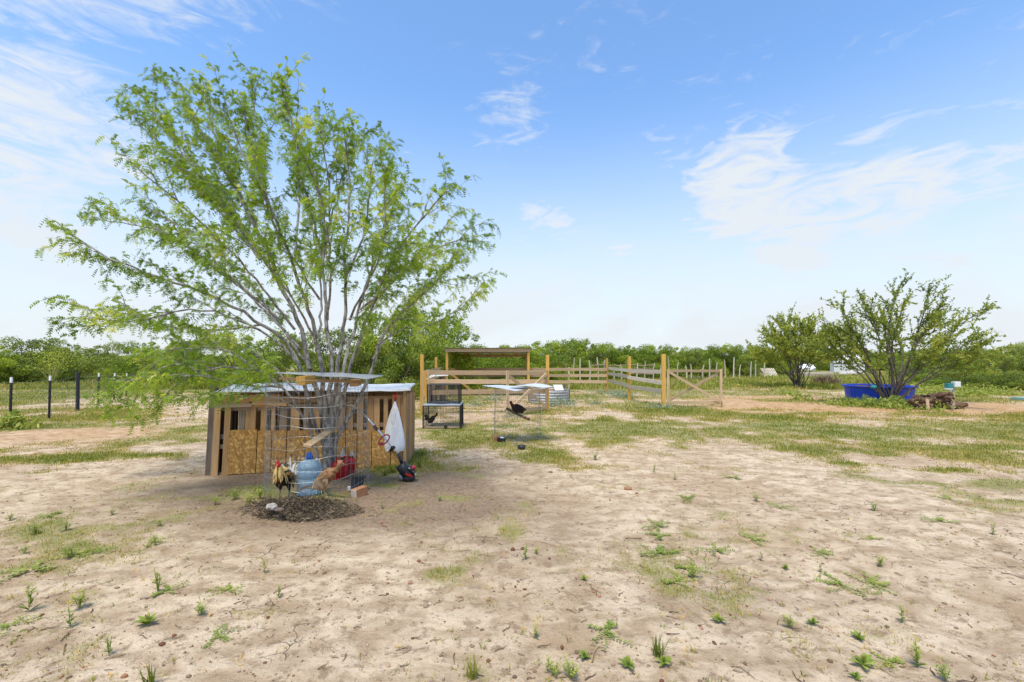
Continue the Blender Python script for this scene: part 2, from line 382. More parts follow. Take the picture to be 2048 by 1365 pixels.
def groundmat():
    t = NT('sandy_ground'); o = t.coord('Object')
    veg_, or_, li_ = t.attr('veg').outputs['Fac'], t.attr('orange').outputs['Fac'], t.attr('litter_shade').outputs['Fac']
    big = t.noise(o, .55, 5, .55); mid = t.noise(t.coord('Object', (1, 1.5, 1)), 3.2, 6, .62, .5); fine = t.noise(o, 26, 6, .7); grit = t.noise(o, 120, 3, .7)
    col = t.mix(t.rng(mid, .34, .64), (.42, .30, .185), (.68, .535, .365))
    col = t.mix(t.rng(big, .44, .68, 0, .6), col, (.40, .275, .16))
    col = t.mix(t.math('MULTIPLY', or_, .85), col, t.mix(t.rng(mid, .3, .7), (.40, .215, .085), (.60, .375, .185)))
    col = t.mix(t.math('MULTIPLY', li_, .85), col, t.mix(t.rng(fine, .35, .65), (.125, .085, .052), (.30, .21, .135)))  # brown soil tone, deepened to paint in shade under the tree
    # dry debris flecks and grit
    col = t.mix(t.rng(t.noise(o, 9, 6, .75), .51, .63, 0, .75), col, (.27, .185, .11)); col = t.mix(t.rng(fine, .56, .70, 0, .55), col, (.23, .15, .09)); col = t.mix(t.rng(grit, .60, .75, 0, .6), col, (.19, .12, .075)); col = t.mix(t.rng(grit, .40, .28, 0, .35), col, (.70, .58, .46))
    tur = t.noise(o, 8, 5, .7); vf = t.rng(t.math('ADD', veg_, t.math('MULTIPLY', t.math('SUBTRACT', tur, .5), .9)), .28, .72, 0, .9)
    gcol = t.mix(t.rng(t.noise(o, 2.1, 5), .35, .65), (.20, .21, .06), (.36, .31, .14)); col = t.mix(vf, col, gcol)
    # drying cracks
    vo = t.n('ShaderNodeTexVoronoi', feature='DISTANCE_TO_EDGE'); wv = t.n('ShaderNodeVectorMath', operation='ADD'); t.l(o, wv.inputs[0])
    nz = t.n('ShaderNodeTexNoise'); nz.inputs['Scale'].default_value = 5; t.l(o, nz.inputs['Vector']); sc = t.n('ShaderNodeVectorMath', operation='SCALE'); t.l(nz.outputs['Color'], sc.inputs[0]); sc.inputs['Scale'].default_value = .25; t.l(sc.outputs[0], wv.inputs[1])
    t.l(wv.outputs[0], vo.inputs['Vector']); vo.inputs['Scale'].default_value = 5.5
    crack = t.math('MULTIPLY', t.rng(vo.outputs['Distance'], .022, .004), t.rng(t.noise(o, .9, 3), .52, .62)); crack = t.math('MULTIPLY', crack, t.rng(t.noise(o, 3.3, 2), .45, .6))
    col = t.mix(t.math('MULTIPLY', crack, .6), col, (.16, .10, .06))
    h = t.math('ADD', t.math('MULTIPLY', mid, .9), t.math('ADD', t.math('MULTIPLY', fine, .5), t.math('MULTIPLY', grit, .12))); h = t.math('SUBTRACT', h, t.math('MULTIPLY', crack, .4))
    t.bump(h, 1.0, .05); return t.fin(col, .95, 0, .08)
M = {}
M['ground'] = groundmat()
M['pallet'] = wood('pallet_wood', (.40, .22, .085), (.55, .34, .155), .3, .5, (.25, .205, .165))
M['pallet_grey'] = wood('weathered_wood', (.27, .185, .115), (.40, .30, .20), .6, .4, (.22, .20, .18))
M['dark_wood'] = wood('dark_weathered_wood', (.10, .075, .055), (.17, .125, .09), .5)
M['new_wood'] = wood('new_pine', (.43, .225, .07), (.56, .32, .115), .1, .35)
M['post'] = wood('treated_post', (.52, .28, .055), (.70, .43, .115), .12, .35, (.35, .22, .1))
M['rail'] = wood('rail_board', (.44, .30, .165), (.63, .46, .275), .25, .5, (.38, .32, .24))
M['rail_grey'] = wood('grey_rail_board', (.48, .40, .29), (.66, .58, .45), .5, .3, (.55, .50, .41))
M['osb'] = osb('strand_board')
M['tin'] = plain('pale_sheet_metal', (.62, .64, .65), .42, .25, .10, 6)
M['tin_grey'] = plain('grey_sheet_metal', (.42, .41, .38), .5, .35, .15, 8)
M['white_panel'] = plain('white_panel', (.80, .78, .74), .75, 0, .08, 5)
M['wire'] = plain('galvanised_wire', (.34, .35, .35), .5, .6, .1)
M['wire_dark'] = plain('black_wire', (.025, .025, .027), .5, .2, .2)
M['blackplastic'] = plain('black_plastic', (.02, .021, .024), .45, 0, .3)
M['steelpost'] = plain('dark_steel_post', (.03, .034, .04), .55, .2, .3)
M['whitepaint'] = plain('white_paint', (.75, .75, .73), .5)
M['red'] = plain('red_plastic', (.46, .012, .016), .38, 0, .15)
M['redcord'] = plain('red_grip', (.42, .035, .05), .5)
M['alu'] = plain('aluminium_shaft', (.72, .72, .72), .3, .7, .06)
M['bluetank'] = plain('blue_poly', (.012, .07, .56), .42, 0, .12, 3)
M['bag'] = plain('white_plastic_bag', (.78, .78, .79), .45, 0, .06, 12)
M['brick'] = plain('orange_brick', (.36, .17, .08), .9, 0, .2, 40)
M['brickwhite'] = plain('whitewashed_brick', (.62, .54, .44), .9, 0, .12, 40)
M['stone'] = plain('pale_stone', (.50, .46, .40), .9, 0, .2, 15)
M['teal'] = plain('teal_plastic', (.03, .23, .24), .5)
M['tealpale'] = plain('pale_green_lid', (.26, .42, .36), .5)
M['cyan'] = plain('blue_tarp', (.03, .22, .62), .5)
M['orange'] = plain('orange_paint', (.62, .16, .05), .6, 0, .2, 2)
M['shedwhite'] = plain('shed_white_siding', (.66, .66, .63), .7, 0, .06, 2)
M['shedroof'] = plain('shed_grey_roof', (.20, .21, .22), .8)
M['redsoil'] = plain('reddish_soil', (.36, .22, .15), .95, 0, .3, 12)
M['bark'] = barkmat('pale_mesquite_bark', (.15, .13, .105), (.44, .41, .365), .75)
M['bark_dark'] = barkmat('dark_mesquite_bark', (.075, .058, .045), (.20, .165, .13), .4)
M['log'] = barkmat('log_bark', (.085, .05, .03), (.24, .15, .09), .5)
M['leaf'] = leafmat('mesquite_leaf', [(0, (0.093, 0.173, 0.021)), (0.45, (0.209, 0.323, 0.036)), (0.8, (0.357, 0.465, 0.055)), (1, (0.574, 0.6, 0.117))], .42)
M['leaf2'] = leafmat('olive_mesquite_leaf', [(0, (0.128, 0.186, 0.029)), (0.5, (0.295, 0.348, 0.051)), (1, (0.563, 0.544, 0.1))], .35)
M['brush'] = leafmat('brush_leaf', [(0, (0.104, 0.164, 0.02)), (0.5, (0.273, 0.359, 0.037)), (1, (0.546, 0.576, 0.065))], .32)
M['brush_dark'] = leafmat('dark_brush_leaf', [(0, (0.098, 0.14, 0.029)), (0.5, (0.227, 0.281, 0.049)), (1, (0.41, 0.433, 0.081))], .3)
M['grass'] = leafmat('grass_blade', [(0, (0.113, 0.162, 0.02)), (0.35, (0.224, 0.258, 0.033)), (0.65, (0.374, 0.324, 0.065)), (1, (0.658, 0.432, 0.168))], .3)
M['weed'] = leafmat('weed_leaf', [(0, (0.136, 0.206, 0.034)), (0.5, (0.27, 0.34, 0.056)), (1, (0.522, 0.487, 0.123))], .3)
M['greyweed'] = leafmat('grey_green_weed', [(0, (0.138, 0.184, 0.11)), (0.5, (0.253, 0.31, 0.198)), (1, (0.437, 0.471, 0.341))], .25)
M['straw'] = leafmat('dry_roots', [(0, (.055, .04, .026)), (.5, (.15, .11, .07)), (1, (.34, .26, .17))], .1, .9)
M['pebble'] = leafmat('pebble', [(0, (.14, .06, .03)), (.5, (.34, .16, .08)), (1, (.46, .33, .23))], .0, .9)
M['clod'] = leafmat('dirt_clod', [(0, (.13, .085, .05)), (.5, (.31, .21, .135)), (1, (.52, .39, .28))], .0, .95)
M['twig'] = leafmat('dry_twig', [(0, (.06, .035, .02)), (.6, (.17, .105, .06)), (1, (.34, .24, .15))], .0, .9)
def glassmat():
    t = NT('blue_bottle_plastic'); o = t.coord('Object'); n = t.noise(o, 9, 3)
    col = t.mix(t.rng(n, .3, .7), (.42, .66, .84), (.55, .76, .90)); t.fin(col, .12, 0, .5); t.b.inputs['Transmission Weight'].default_value = .62; t.b.inputs['IOR'].default_value = 1.12; return t.m
M['bottle'] = glassmat()
M['bluecap'] = plain('blue_cap', (.01, .07, .30), .4)
def featherc(name):
    t = NT(name); a = t.attr('fcol'); n = t.noise(t.coord('Object'), 90, 3); c = t.mix(t.rng(n, .3, .7, 0, .45), a.outputs['Color'], t.mix(1., a.outputs['Color'], (.55, .5, .45), 'MULTIPLY')); return t.fin(c, .6, 0, .3)
M['feather'] = featherc('bird_feathers')

# ------------------------------------------------------------------ ground sheet
def axis(lo, hi, step, far, k):
    a = list(np.arange(lo, hi, step)); s = step; x = a[-1]
    while x < far: s *= k; x += s; a.append(x)
    s = step; x = a[0]; pre = []
    while x > -far: s *= k; x -= s; pre.append(x)
    return np.array(pre[::-1]+a)
gx = axis(-4.6, 4.2, .032, 900, 1.055); gy = axis(1.0, 7.6, .030, 900, 1.05)
X, Y = np.meshgrid(gx, gy); Zg = gh(X, Y)
V = np.stack([X.ravel(), Y.ravel(), Zg.ravel()], 1); nx, ny = len(gx), len(gy)
idx = np.arange(nx*ny).reshape(ny, nx); Fq = np.stack([idx[:-1, :-1].ravel(), idx[:-1, 1:].ravel(), idx[1:, 1:].ravel(), idx[1:, :-1].ravel()], 1)
ground = link('ground', np_mesh('ground', V, Fq, M['ground'], {'veg': veg(V[:, 0], V[:, 1]), 'orange': orange(V[:, 0], V[:, 1]), 'litter_shade': litter_shade(V[:, 0], V[:, 1])}, True))
tag(ground, 'sandy beige ground with patchy grass reaching to the horizon', None, None, 'structure')

# ------------------------------------------------------------------ leaves, tubes and trees
def tri_tubes(segs, n=5):
    """segs: list of (pts ndarray, radii ndarray) -> one mesh arrays"""
    V = []; Fc = []; off = 0
    for pts, rad in segs:
        k = len(pts); d = np.gradient(pts, axis=0); d /= np.linalg.norm(d, axis=1, keepdims=True)+1e-9
        up = np.array([.31, .87, .38]); s = np.cross(d, up); s /= np.linalg.norm(s, axis=1, keepdims=True)+1e-9; u = np.cross(s, d)
        a = np.linspace(0, 2*np.pi, n, endpoint=False); ring = pts[:, None, :]+rad[:, None, None]*(np.cos(a)[None, :, None]*s[:, None, :]+np.sin(a)[None, :, None]*u[:, None, :])
        V.append(ring.reshape(-1, 3)); i = np.arange(k-1)[:, None]*n; j = np.arange(n)[None, :]; j2 = (j+1) % n
        Fc.append(np.stack([(off+i+j).ravel(), (off+i+j2).ravel(), (off+i+n+j2).ravel(), (off+i+n+j).ravel()], 1)); off += k*n
    return np.concatenate(V), np.concatenate(Fc)
def unit(a): return a/(np.linalg.norm(a, axis=-1, keepdims=True)+1e-9)
def fronds(pos, dirs, var, L=.10, k=7, l=.034, w=.013, rng=RNG):
    """feathery leaves: k pairs of narrow leaflets along a stalk"""
    n = len(pos); d = unit(dirs); rnd = unit(rng.normal(size=(n, 3))); s = unit(np.cross(d, rnd)); nn = np.cross(s, d)
    Ls = L*rng.uniform(.7, 1.3, (n, 1)); V = np.zeros((n, 2*k, 3, 3)); droop = np.array([0, 0, -1.])
    for i in range(k):
        t = (i+1)/k; b = pos+d*Ls*t+droop*(Ls*.35*t*t); ll = l*(1-.35*abs(t-.45)*1.4)
        for j, sg in enumerate((-1, 1)):
            tip = b+(s*sg*.86+d*.45+nn*rng.uniform(-.35, .35, (n, 1)))*ll; V[:, 2*i+j, 0] = b-d*w/2; V[:, 2*i+j, 1] = b+d*w/2; V[:, 2*i+j, 2] = tip
    V = V.reshape(-1, 3); return V, np.arange(len(V)).reshape(-1, 3), np.repeat(var, 2*k*3)
def quads(pos, var, size, asp=.45, rng=RNG, dirs=None):
    n = len(pos); d = unit(rng.normal(size=(n, 3))) if dirs is None else unit(dirs+rng.normal(size=(n, 3))*.5); r = unit(rng.normal(size=(n, 3))); s = unit(np.cross(d, r)); sz = size*rng.uniform(.6, 1.4, (n, 1))
    V = np.stack([pos-d*sz*.5, pos+s*sz*asp*.5, pos+d*sz*.5, pos-s*sz*asp*.5], 1).reshape(-1, 3); return V, np.arange(len(V)).reshape(-1, 4), np.repeat(var, 4)
def smooth_path(p, step=.12, jit=.012, rng=RNG):
    p = np.asarray(p, float); out = []
    q = np.vstack([2*p[0]-p[1], p, 2*p[-1]-p[-2]])
    for i in range(1, len(q)-2):
        n = max(2, int(np.linalg.norm(q[i+1]-q[i])/step)); t = np.linspace(0, 1, n, endpoint=False)[:, None]
        out.append(.5*((2*q[i])+(-q[i-1]+q[i+1])*t+(2*q[i-1]-5*q[i]+4*q[i+1]-q[i+2])*t**2+(-q[i-1]+3*q[i]-3*q[i+1]+q[i+2])*t**3))
    out.append(p[-1:]); o = np.concatenate(out); o[1:-1] += rng.normal(size=o[1:-1].shape)*jit; return o
def grow_tree(limbs, center, rng, sec_gap=.2, sec_len=(.45, .95), twig_gap=.12, twig_len=(.16, .36), leaf_gap=.045, t0=.3, up=.25, sag=.25, leafy=1.):
    """limbs: [(points, r0, r1, start fraction of side shoots)] -> thick tubes, thin tubes, leaf pos, leaf dir"""
    thick = []; thin = []; LP = []; LD = []
    def leaves(pts, gap, f0=0.):
        seg = np.linalg.norm(np.diff(pts, axis=0), axis=1); cum = np.concatenate([[0], np.cumsum(seg)]); T = cum[-1]
        for s in np.arange(T*f0, T+.001, gap*rng.uniform(.8, 1.2)):
            if rng.random() > leafy: continue
            i = min(np.searchsorted(cum, s), len(cum)-1); i = max(i, 1); f = (s-cum[i-1])/(seg[i-1]+1e-9); p = pts[i-1]*(1-f)+pts[i]*f
            d = unit(pts[i]-pts[i-1]); r = unit(rng.normal(size=3)); LP.append(p); LD.append(d*.45+r*.8+np.array([0, 0, -.25]))
    def shoot(base, tang, length, r, lev, upb):
        d = unit(tang+unit(rng.normal(size=3))*rng.uniform(.55, 1.0)); out = base-center; out[2] *= .5; d = unit(d+unit(out)*.35+np.array([0, 0, upb])); n = 5 if lev == 1 else 4; pts = [base]
        for k in range(n):
            pts.append(pts[-1]+d*length/n); d = unit(d+rng.normal(size=3)*.16+np.array([0, 0, -sag*(.35 if lev == 1 else .5)*(k/n)]))
        return np.array(pts)
    for (pts, r0, r1, ts) in limbs:
        p = smooth_path(pts, .13, .010, rng); k = len(p); fr = np.linspace(0, 1, k); thick.append((p, r0+(r1-r0)*fr**.8))
        seg = np.linalg.norm(np.diff(p, axis=0), axis=1); cum = np.concatenate([[0], np.cumsum(seg)]); T = cum[-1]
        s = T*(t0 if ts is None else ts)
        while s < T:
            i = max(1, min(np.searchsorted(cum, s), k-1)); f = s/T; L = rng.uniform(*sec_len)*(1-.35*f); sp = shoot(p[i], unit(p[i]-p[i-1]), L, .006, 1, up); thin.append((sp, np.linspace(.0075, .0025, len(sp))))
            c2 = np.linalg.norm(np.diff(sp, axis=0), axis=1).sum(); m = int(c2/twig_gap)
            for q in range(m):
                a = (q+.6+rng.uniform(-.3, .3))/m; a = min(max(a, .12), .99); ii = min(int(a*(len(sp)-1)), len(sp)-2); b = sp[ii]+(sp[ii+1]-sp[ii])*(a*(len(sp)-1)-ii)
                tp = shoot(b, unit(sp[ii+1]-sp[ii]), rng.uniform(*twig_len), .002, 2, up*.3); thin.append((tp, np.linspace(.003, .0012, len(tp)))); leaves(tp, leaf_gap)
            leaves(sp, leaf_gap*1.6, .35); s += sec_gap*rng.uniform(.6, 1.4)
        e = p[-4:]; thin.append((np.vstack([p[-1:], p[-1:]+unit(p[-1]-p[-2])*.25]), np.array([r1, .002]))); leaves(np.vstack([p[-3:], p[-1:]+unit(p[-1]-p[-2])*.25]), leaf_gap)
    return thick, thin, np.array(LP), np.array(LD)
def leafvar(LP, rng, sc=2.2, seed=0):
    n = fbm(LP[:, 0]*sc+LP[:, 2]*1.3*sc, LP[:, 1]*sc-LP[:, 2]*.7*sc, 60+seed, 2); return np.clip(.5+1.1*(n-.5)+rng.normal(size=len(LP))*.14, 0, 1)
def tree_object(name, base, limbs, center, label, cat, group, bark, leaf, rng, frond=True, L=.10, k=7, l=.034, w=.013, qsize=.1, double=True, seed=0, nside=7, **kw):
    base = np.array(base); thick, thin, LP, LD = grow_tree(limbs, np.array(center), rng, **kw)
    root = thing(name, Vector(base), label, cat, group)
    V, Fc = tri_tubes(thick, nside); o = link('trunk', np_mesh('trunk', V-base, Fc, bark, None, True), root)
    V, Fc = tri_tubes(thin, 3); link('branches', np_mesh('branches', V-base, Fc, bark, None, True), o)
    var = leafvar(LP, rng, seed=seed)
    if frond:
        if double: LP = np.concatenate([LP, LP]); LD = np.concatenate([LD, LD+unit(rng.normal(size=LD.shape))*.8]); var = np.concatenate([var, var])
        V, Fc, va = fronds(LP, LD, var, L, k, l, w, rng)
    else: V, Fc, va = quads(LP+rng.normal(size=LP.shape)*.02, var, qsize, .35, rng, LD)
    link('crown', np_mesh('crown', V-base, Fc, leaf, {'var': va}), root)
    print(name, 'leaves', len(LP), 'faces', len(Fc)); return root

# the big mesquite by the coop: limbs read off the photograph as (px, py, distance)
def Lm(pts, r0, r1, ts=None): return ([P(*p) for p in pts], r0, r1, ts)
TB = GG(654, 957)
D0 = TB.y
trunk_top = (658, 880, D0)
limbs = [
 Lm([(654, 962, D0), (656, 920, D0), trunk_top, (657, 845, D0)], 0.0722, .085, 2.),
 Lm([(668, 958, D0+.03), (671, 905, D0), (676, 868, D0-.02), (700, 830, D0), (722, 790, D0+.05), (745, 740, D0+.15), (757, 690, D0+.2), (790, 640, D0+.3), (850, 585, D0+.35), (905, 520, D0+.4)], 0.0332, .010, .55),
 Lm([(640, 948, D0-.05), (634, 900, D0-.1), (620, 860, D0-.15), (600, 822, D0-.25), (566, 776, D0-.35), (520, 745, D0-.5), (455, 735, D0-.6), (380, 752, D0-.7), (330, 790, D0-.75)], 0.0246, .007, .42),
 Lm([(652, 900, D0), (630, 850, D0-.05), (618, 800, D0-.1), (606, 750, D0-.1), (585, 700, D0-.1), (530, 655, D0-.2), (440, 600, D0-.3), (330, 560, D0-.35), (225, 520, D0-.4), (160, 480, D0-.4)], 0.0325, .008, .5),
 Lm([(654, 880, D0), (640, 800, D0+.05), (622, 740, D0+.05), (600, 660, D0+.1), (560, 560, D0+.1), (500, 430, D0+.2), (440, 300, D0+.25), (410, 180, D0+.3)], 0.0419, .008, .42),
 Lm([(657, 870, D0), (648, 800, D0-.1), (640, 720, D0-.25), (618, 620, D0-.4), (575, 500, D0-.6), (520, 360, D0-.8), (490, 230, D0-.9)], 0.0375, .008, .42),
 Lm([(658, 870, D0), (660, 800, D0+.1), (663, 740, D0+.15), (655, 640, D0+.3), (640, 500, D0+.45), (600, 340, D0+.5), (575, 210, D0+.6)], 0.0375, .008, .42),
 Lm([(660, 870, D0), (668, 800, D0-.1), (680, 720, D0-.2), (690, 620, D0-.35), (690, 500, D0-.5), (700, 380, D0-.6), (690, 280, D0-.7)], 0.0347, .008, .42),
 Lm([(662, 870, D0), (678, 790, D0+.15), (692, 720, D0+.3), (715, 630, D0+.5), (750, 520, D0+.7), (780, 430, D0+.8), (800, 370, D0+.9)], 0.0332, .008, .42),
 Lm([(664, 868, D0), (690, 780, D0-.05), (712, 700, D0-.15), (745, 610, D0-.3), (790, 510, D0-.4), (850, 430, D0-.5), (885, 390, D0-.6)], 0.0318, .008, .42),
 Lm([(607, 752, D0-.1), (560, 690, D0-.35), (480, 640, D0-.6), (380, 620, D0-.8), (290, 640, D0-.95), (210, 640, D0-1.0)], 0.0187, .007, .3),
 Lm([(600, 700, D0), (520, 610, D0+.3), (420, 530, D0+.6), (310, 460, D0+.8), (190, 440, D0+.9)], 0.0202, .007, .35),
 Lm([(590, 660, D0), (510, 560, D0-.4), (430, 470, D0-.8), (350, 400, D0-1.1), (290, 350, D0-1.2)], 0.0187, .007, .3),
 Lm([(575, 600, D0+.1), (500, 470, D0+.5), (400, 350, D0+.9), (330, 240, D0+1.1)], 0.0187, .007, .3),
 Lm([(560, 560, D0+.1), (470, 440, D0+.1), (380, 330, D0), (300, 215, D0)], 0.0173, .007, .3),
 Lm([(640, 680, D0+.3), (640, 560, D0+.9), (620, 440, D0+1.3), (590, 330, D0+1.6)], 0.0187, .007, .3),
 Lm([(655, 640, D0-.2), (660, 520, D0-.9), (640, 400, D0-1.3), (600, 300, D0-1.5)], 0.0173, .007, .3),
 Lm([(700, 640, D0), (740, 560, D0-.6), (770, 470, D0-1.0), (770, 380, D0-1.2)], 0.0173, .007, .3),
 Lm([(715, 640, D0+.5), (790, 560, D0+1.0), (850, 500, D0+1.3), (900, 440, D0+1.4)], 0.0173, .007, .3),
 Lm([(757, 690, D0+.2), (800, 660, D0-.1), (860, 650, D0-.3), (920, 620, D0-.4)], 0.0130, .006, .45),
 Lm([(566, 776, D0-.35), (500, 770, D0-.7), (430, 760, D0-.9), (350, 730, D0-1.0), (270, 760, D0-1.1)], 0.0144, .006, .3),
 Lm([(520, 745, D0-.5), (450, 700, D0-.3), (370, 700, D0-.2), (300, 740, D0-.1), (270, 800, D0-.1)], 0.0130, .006, .25),
 Lm([(600, 790, D0-.2), (540, 730, D0+.2), (470, 690, D0+.5), (390, 690, D0+.6), (310, 715, D0+.7)], 0.0158, .006, .3),
 Lm([(600, 822, D0-.25), (560, 800, D0-.5), (520, 790, D0-.65), (470, 800, D0-.7)], 0.0086, .005, .5),
 Lm([(622, 740, D0), (560, 650, D0+.7), (500, 570, D0+1.2), (430, 500, D0+1.4)], 0.0187, .007, .35),
 Lm([(640, 700, D0-.2), (580, 590, D0-.9), (510, 500, D0-1.3), (450, 420, D0-1.5)], 0.0173, .007, .35),
 Lm([(545, 520, D0+.1), (470, 380, D0-.1), (400, 260, D0-.1), (360, 170, D0)], .018, .006, .3),
 Lm([(560, 500, D0-.4), (525, 350, D0+.2), (505, 240, D0+.3), (515, 165, D0+.3)], .018, .006, .3),
 Lm([(590, 520, D0-.3), (600, 380, D0-.1), (590, 270, D0), (565, 180, D0)], .018, .006, .3),
 Lm([(520, 520, D0), (420, 400, D0+.3), (340, 310, D0+.4), (280, 250, D0+.5)], .018, .006, .25),
 Lm([(650, 480, D0+.2), (680, 370, D0+.3), (700, 300, D0+.3), (715, 275, D0+.3)], .016, .006, .3),
 Lm([(640, 600, D0+.3), (560, 470, D0-.2), (500, 340, D0-.3), (455, 230, D0-.4)], 0.0176, .007, .2),
 Lm([(690, 560, D0-.3), (730, 460, D0-.2), (740, 380, D0-.1), (735, 310, D0)], 0.0176, .007, .2),
 Lm([(720, 620, D0+.1), (790, 560, D0), (850, 510, D0-.1), (920, 480, D0-.1)], 0.0176, .007, .25),
 Lm([(640, 560, D0+.2), (660, 430, D0+.1), (650, 320, D0), (640, 250, D0)], 0.0176, .007, .2),
 Lm([(745, 720, D0+.1), (800, 640, D0+.6), (860, 570, D0+.8), (900, 560, D0+.9)], 0.0158, .006, .3),
 Lm([(560, 640, D0), (470, 560, D0-.1), (390, 480, D0-.1), (310, 420, D0-.2)], 0.0176, .007, .2),
 Lm([(520, 650, D0-.2), (430, 660, D0+.2), (330, 650, D0+.3), (250, 610, D0+.3)], 0.0158, .006, .2),
]
tree_object('mesquite_tree', TB, limbs, P(600, 640, D0), 'big feathery mesquite tree with many pale stems rising beside the pallet coop', 'tree', None, M['bark'], M['leaf'], np.random.default_rng(5),
            sec_gap=.17, sec_len=(.38, .85), twig_gap=.105, twig_len=(.13, .34), leaf_gap=.058, L=.090, k=5, l=.032, w=.0155)

def fan_limbs(base, n, H, Rx, Ry, rng, r=.05, lean=(0, 0), low=.5):
    out = []
    for i in range(n):
        a = 2*math.pi*(i+rng.uniform(-.3, .3))/n; rad = rng.uniform(.35, 1.0); tx, ty = math.cos(a)*Rx*rad, math.sin(a)*Ry*rad; h = H*(1-.50*rad**2)*rng.uniform(.80, 1.0)
        b = np.array([base[0]+rng.uniform(-.1, .1), base[1]+rng.uniform(-.1, .1), base[2]-.05]); e = np.array([base[0]+tx+lean[0], base[1]+ty+lean[1], base[2]+h])
        m1 = b+(e-b)*np.array([.22, .22, .30])+rng.normal(size=3)*.08; m2 = b+(e-b)*np.array([.58, .58, .66])+rng.normal(size=3)*.12; out.append(([b, m1, m2, e], r*rng.uniform(.6, 1), .010, low*rng.uniform(.85, 1.1)))
        if rng.random() < .8:
            e2 = m2+(e-m2)*.8+np.array([rng.normal()*.6, rng.normal()*.6, rng.uniform(-.4, .2)]); out.append(([m1*.5+m2*.5, (m2+e2)/2+rng.normal(size=3)*.1, e2], r*.4, .007, .25))
    return out
rg = np.random.default_rng(23); b2 = GG(1782, 809)
def Lt(pts, r0, r1, ts=None): return ([P(*p) for p in pts], r0, r1, ts)
d2 = b2.y
l2 = fan_limbs(b2, 15, 4.1, 2.5, 2.2, rg, .042, (0.25, 0), .66)
l2 += [Lt([(1790, 808, d2), (1800, 780, d2), (1845, 735, d2), (1890, 680, d2), (1935, 640, d2+.3), (1968, 628, d2+.3)], .05, .01, .62), Lt([(1775, 808, d2), (1755, 770, d2), (1740, 720, d2), (1710, 670, d2-.3), (1685, 620, d2-.3)], .06, .01, .62),
       Lt([(1782, 808, d2), (1785, 750, d2), (1775, 690, d2), (1785, 620, d2), (1800, 575, d2)], .07, .01, .62), Lt([(1785, 808, d2), (1812, 740, d2), (1830, 680, d2-.3), (1850, 620, d2-.5), (1858, 580, d2-.5)], .06, .01, .62),
       Lt([(1770, 808, d2), (1745, 765, d2), (1715, 730, d2+.2), (1680, 690, d2+.4), (1665, 660, d2+.4)], .04, .01, .62), Lt([(1790, 808, d2), (1840, 765, d2-.2), (1885, 725, d2-.2), (1920, 690, d2-.2)], .035, .01, .72)]
tree_object('mesquite_tree', b2, l2, (b2.x, b2.y, 1.8), 'dark-stemmed open mesquite tree standing in front of the blue stock tank', 'tree', None, M['bark_dark'], M['leaf2'], rg, False,
            sec_gap=.19, sec_len=(.6, 1.3), twig_gap=.12, twig_len=(.2, .45), leaf_gap=.038, qsize=.12, t0=.5, up=.35, sag=.1, seed=3, nside=6)
rg = np.random.default_rng(29); b3 = GG(1596, 776)
tree_object('mesquite_tree', b3, fan_limbs(b3, 24, 4.4, 2.1, 2.0, rg, .04, (-.15, 0), .54), (b3.x, b3.y, 1.6), 'rounded dense mesquite tree with many thin stems beside the dirt track', 'tree', None, M['bark_dark'], M['leaf2'], rg, False,
            sec_gap=.17, sec_len=(.6, 1.3), twig_gap=.14, twig_len=(.2, .5), leaf_gap=.042, qsize=.15, t0=.5, up=.35, sag=.12, seed=4, nside=5)

# ------------------------------------------------------------------ brush and trees of the background
def bush_proto(name, seed, leaf, nclump=34, per=330, H=3.0, W=2.3, low=.06, qs=.13):
    rng = np.random.default_rng(seed); C = []
    while len(C) < nclump:
        u, v, w = rng.uniform(-1, 1, 3); w = (w+1)/2
        if u*u+v*v+(w*1.0-.35)**2*1.9 < 1: C.append((u*W, v*W, low+w*H*(1-.10*(u*u+v*v)), rng.uniform(.28, .62)))
    for _ in range(nclump//4):
        a = rng.uniform(0, 6.28); q = rng.uniform(0, .75); C.append((math.cos(a)*q*W, math.sin(a)*q*W, H*rng.uniform(.93, 1.12)*(1-.15*q), rng.uniform(.12, .26)))
    pos = []; var = []
    for (x, y, z, r) in C:
        n = int(per*(r/.45)**2)+20; d = unit(rng.normal(size=(n, 3))); rad = r*rng.uniform(.2, 1, (n, 1))**.45*(1+.5*rng.normal(size=(n, 1))*.3); p = np.array([x, y, z])+d*rad*np.array([1.1, 1.1, .85]); pos.append(p)
        var.append(np.clip(.45+rng.normal()*.16+rng.normal(size=n)*.15, 0, 1))
    pos = np.concatenate(pos); var = np.concatenate(var); k = pos[:, 2] > .02; pos = pos[k]; var = var[k]
    V, Fc, va = quads(pos, var, qs, .38, rng); crown = np_mesh('crown', V, Fc, leaf, {'var': va})
    segs = []
    for i in range(9):
        a = rng.uniform(0, 6.28); q = rng.uniform(.2, .8)*W; p = smooth_path([(rng.normal()*.12, rng.normal()*.12, -.05), (math.cos(a)*q*.35, math.sin(a)*q*.35, H*.35), (math.cos(a)*q, math.sin(a)*q, H*rng.uniform(.7, .95))], .3, .03, rng); segs.append((p, np.linspace(.05, .012, len(p))))
    V, Fc = tri_tubes(segs, 4); return np_mesh('trunk', V, Fc, M['bark_dark']), crown
PROTO = [bush_proto('a', 1, M['brush']), bush_proto('b', 2, M['brush'], 40, 300, 3.0, 2.6), bush_proto('c', 3, M['brush_dark'], 36, 320), bush_proto('d', 4, M['brush_dark'], 30, 360, 3.0, 2.0), bush_proto('e', 5, M['brush'], 44, 280, 3.0, 2.9)]
nb = [0]
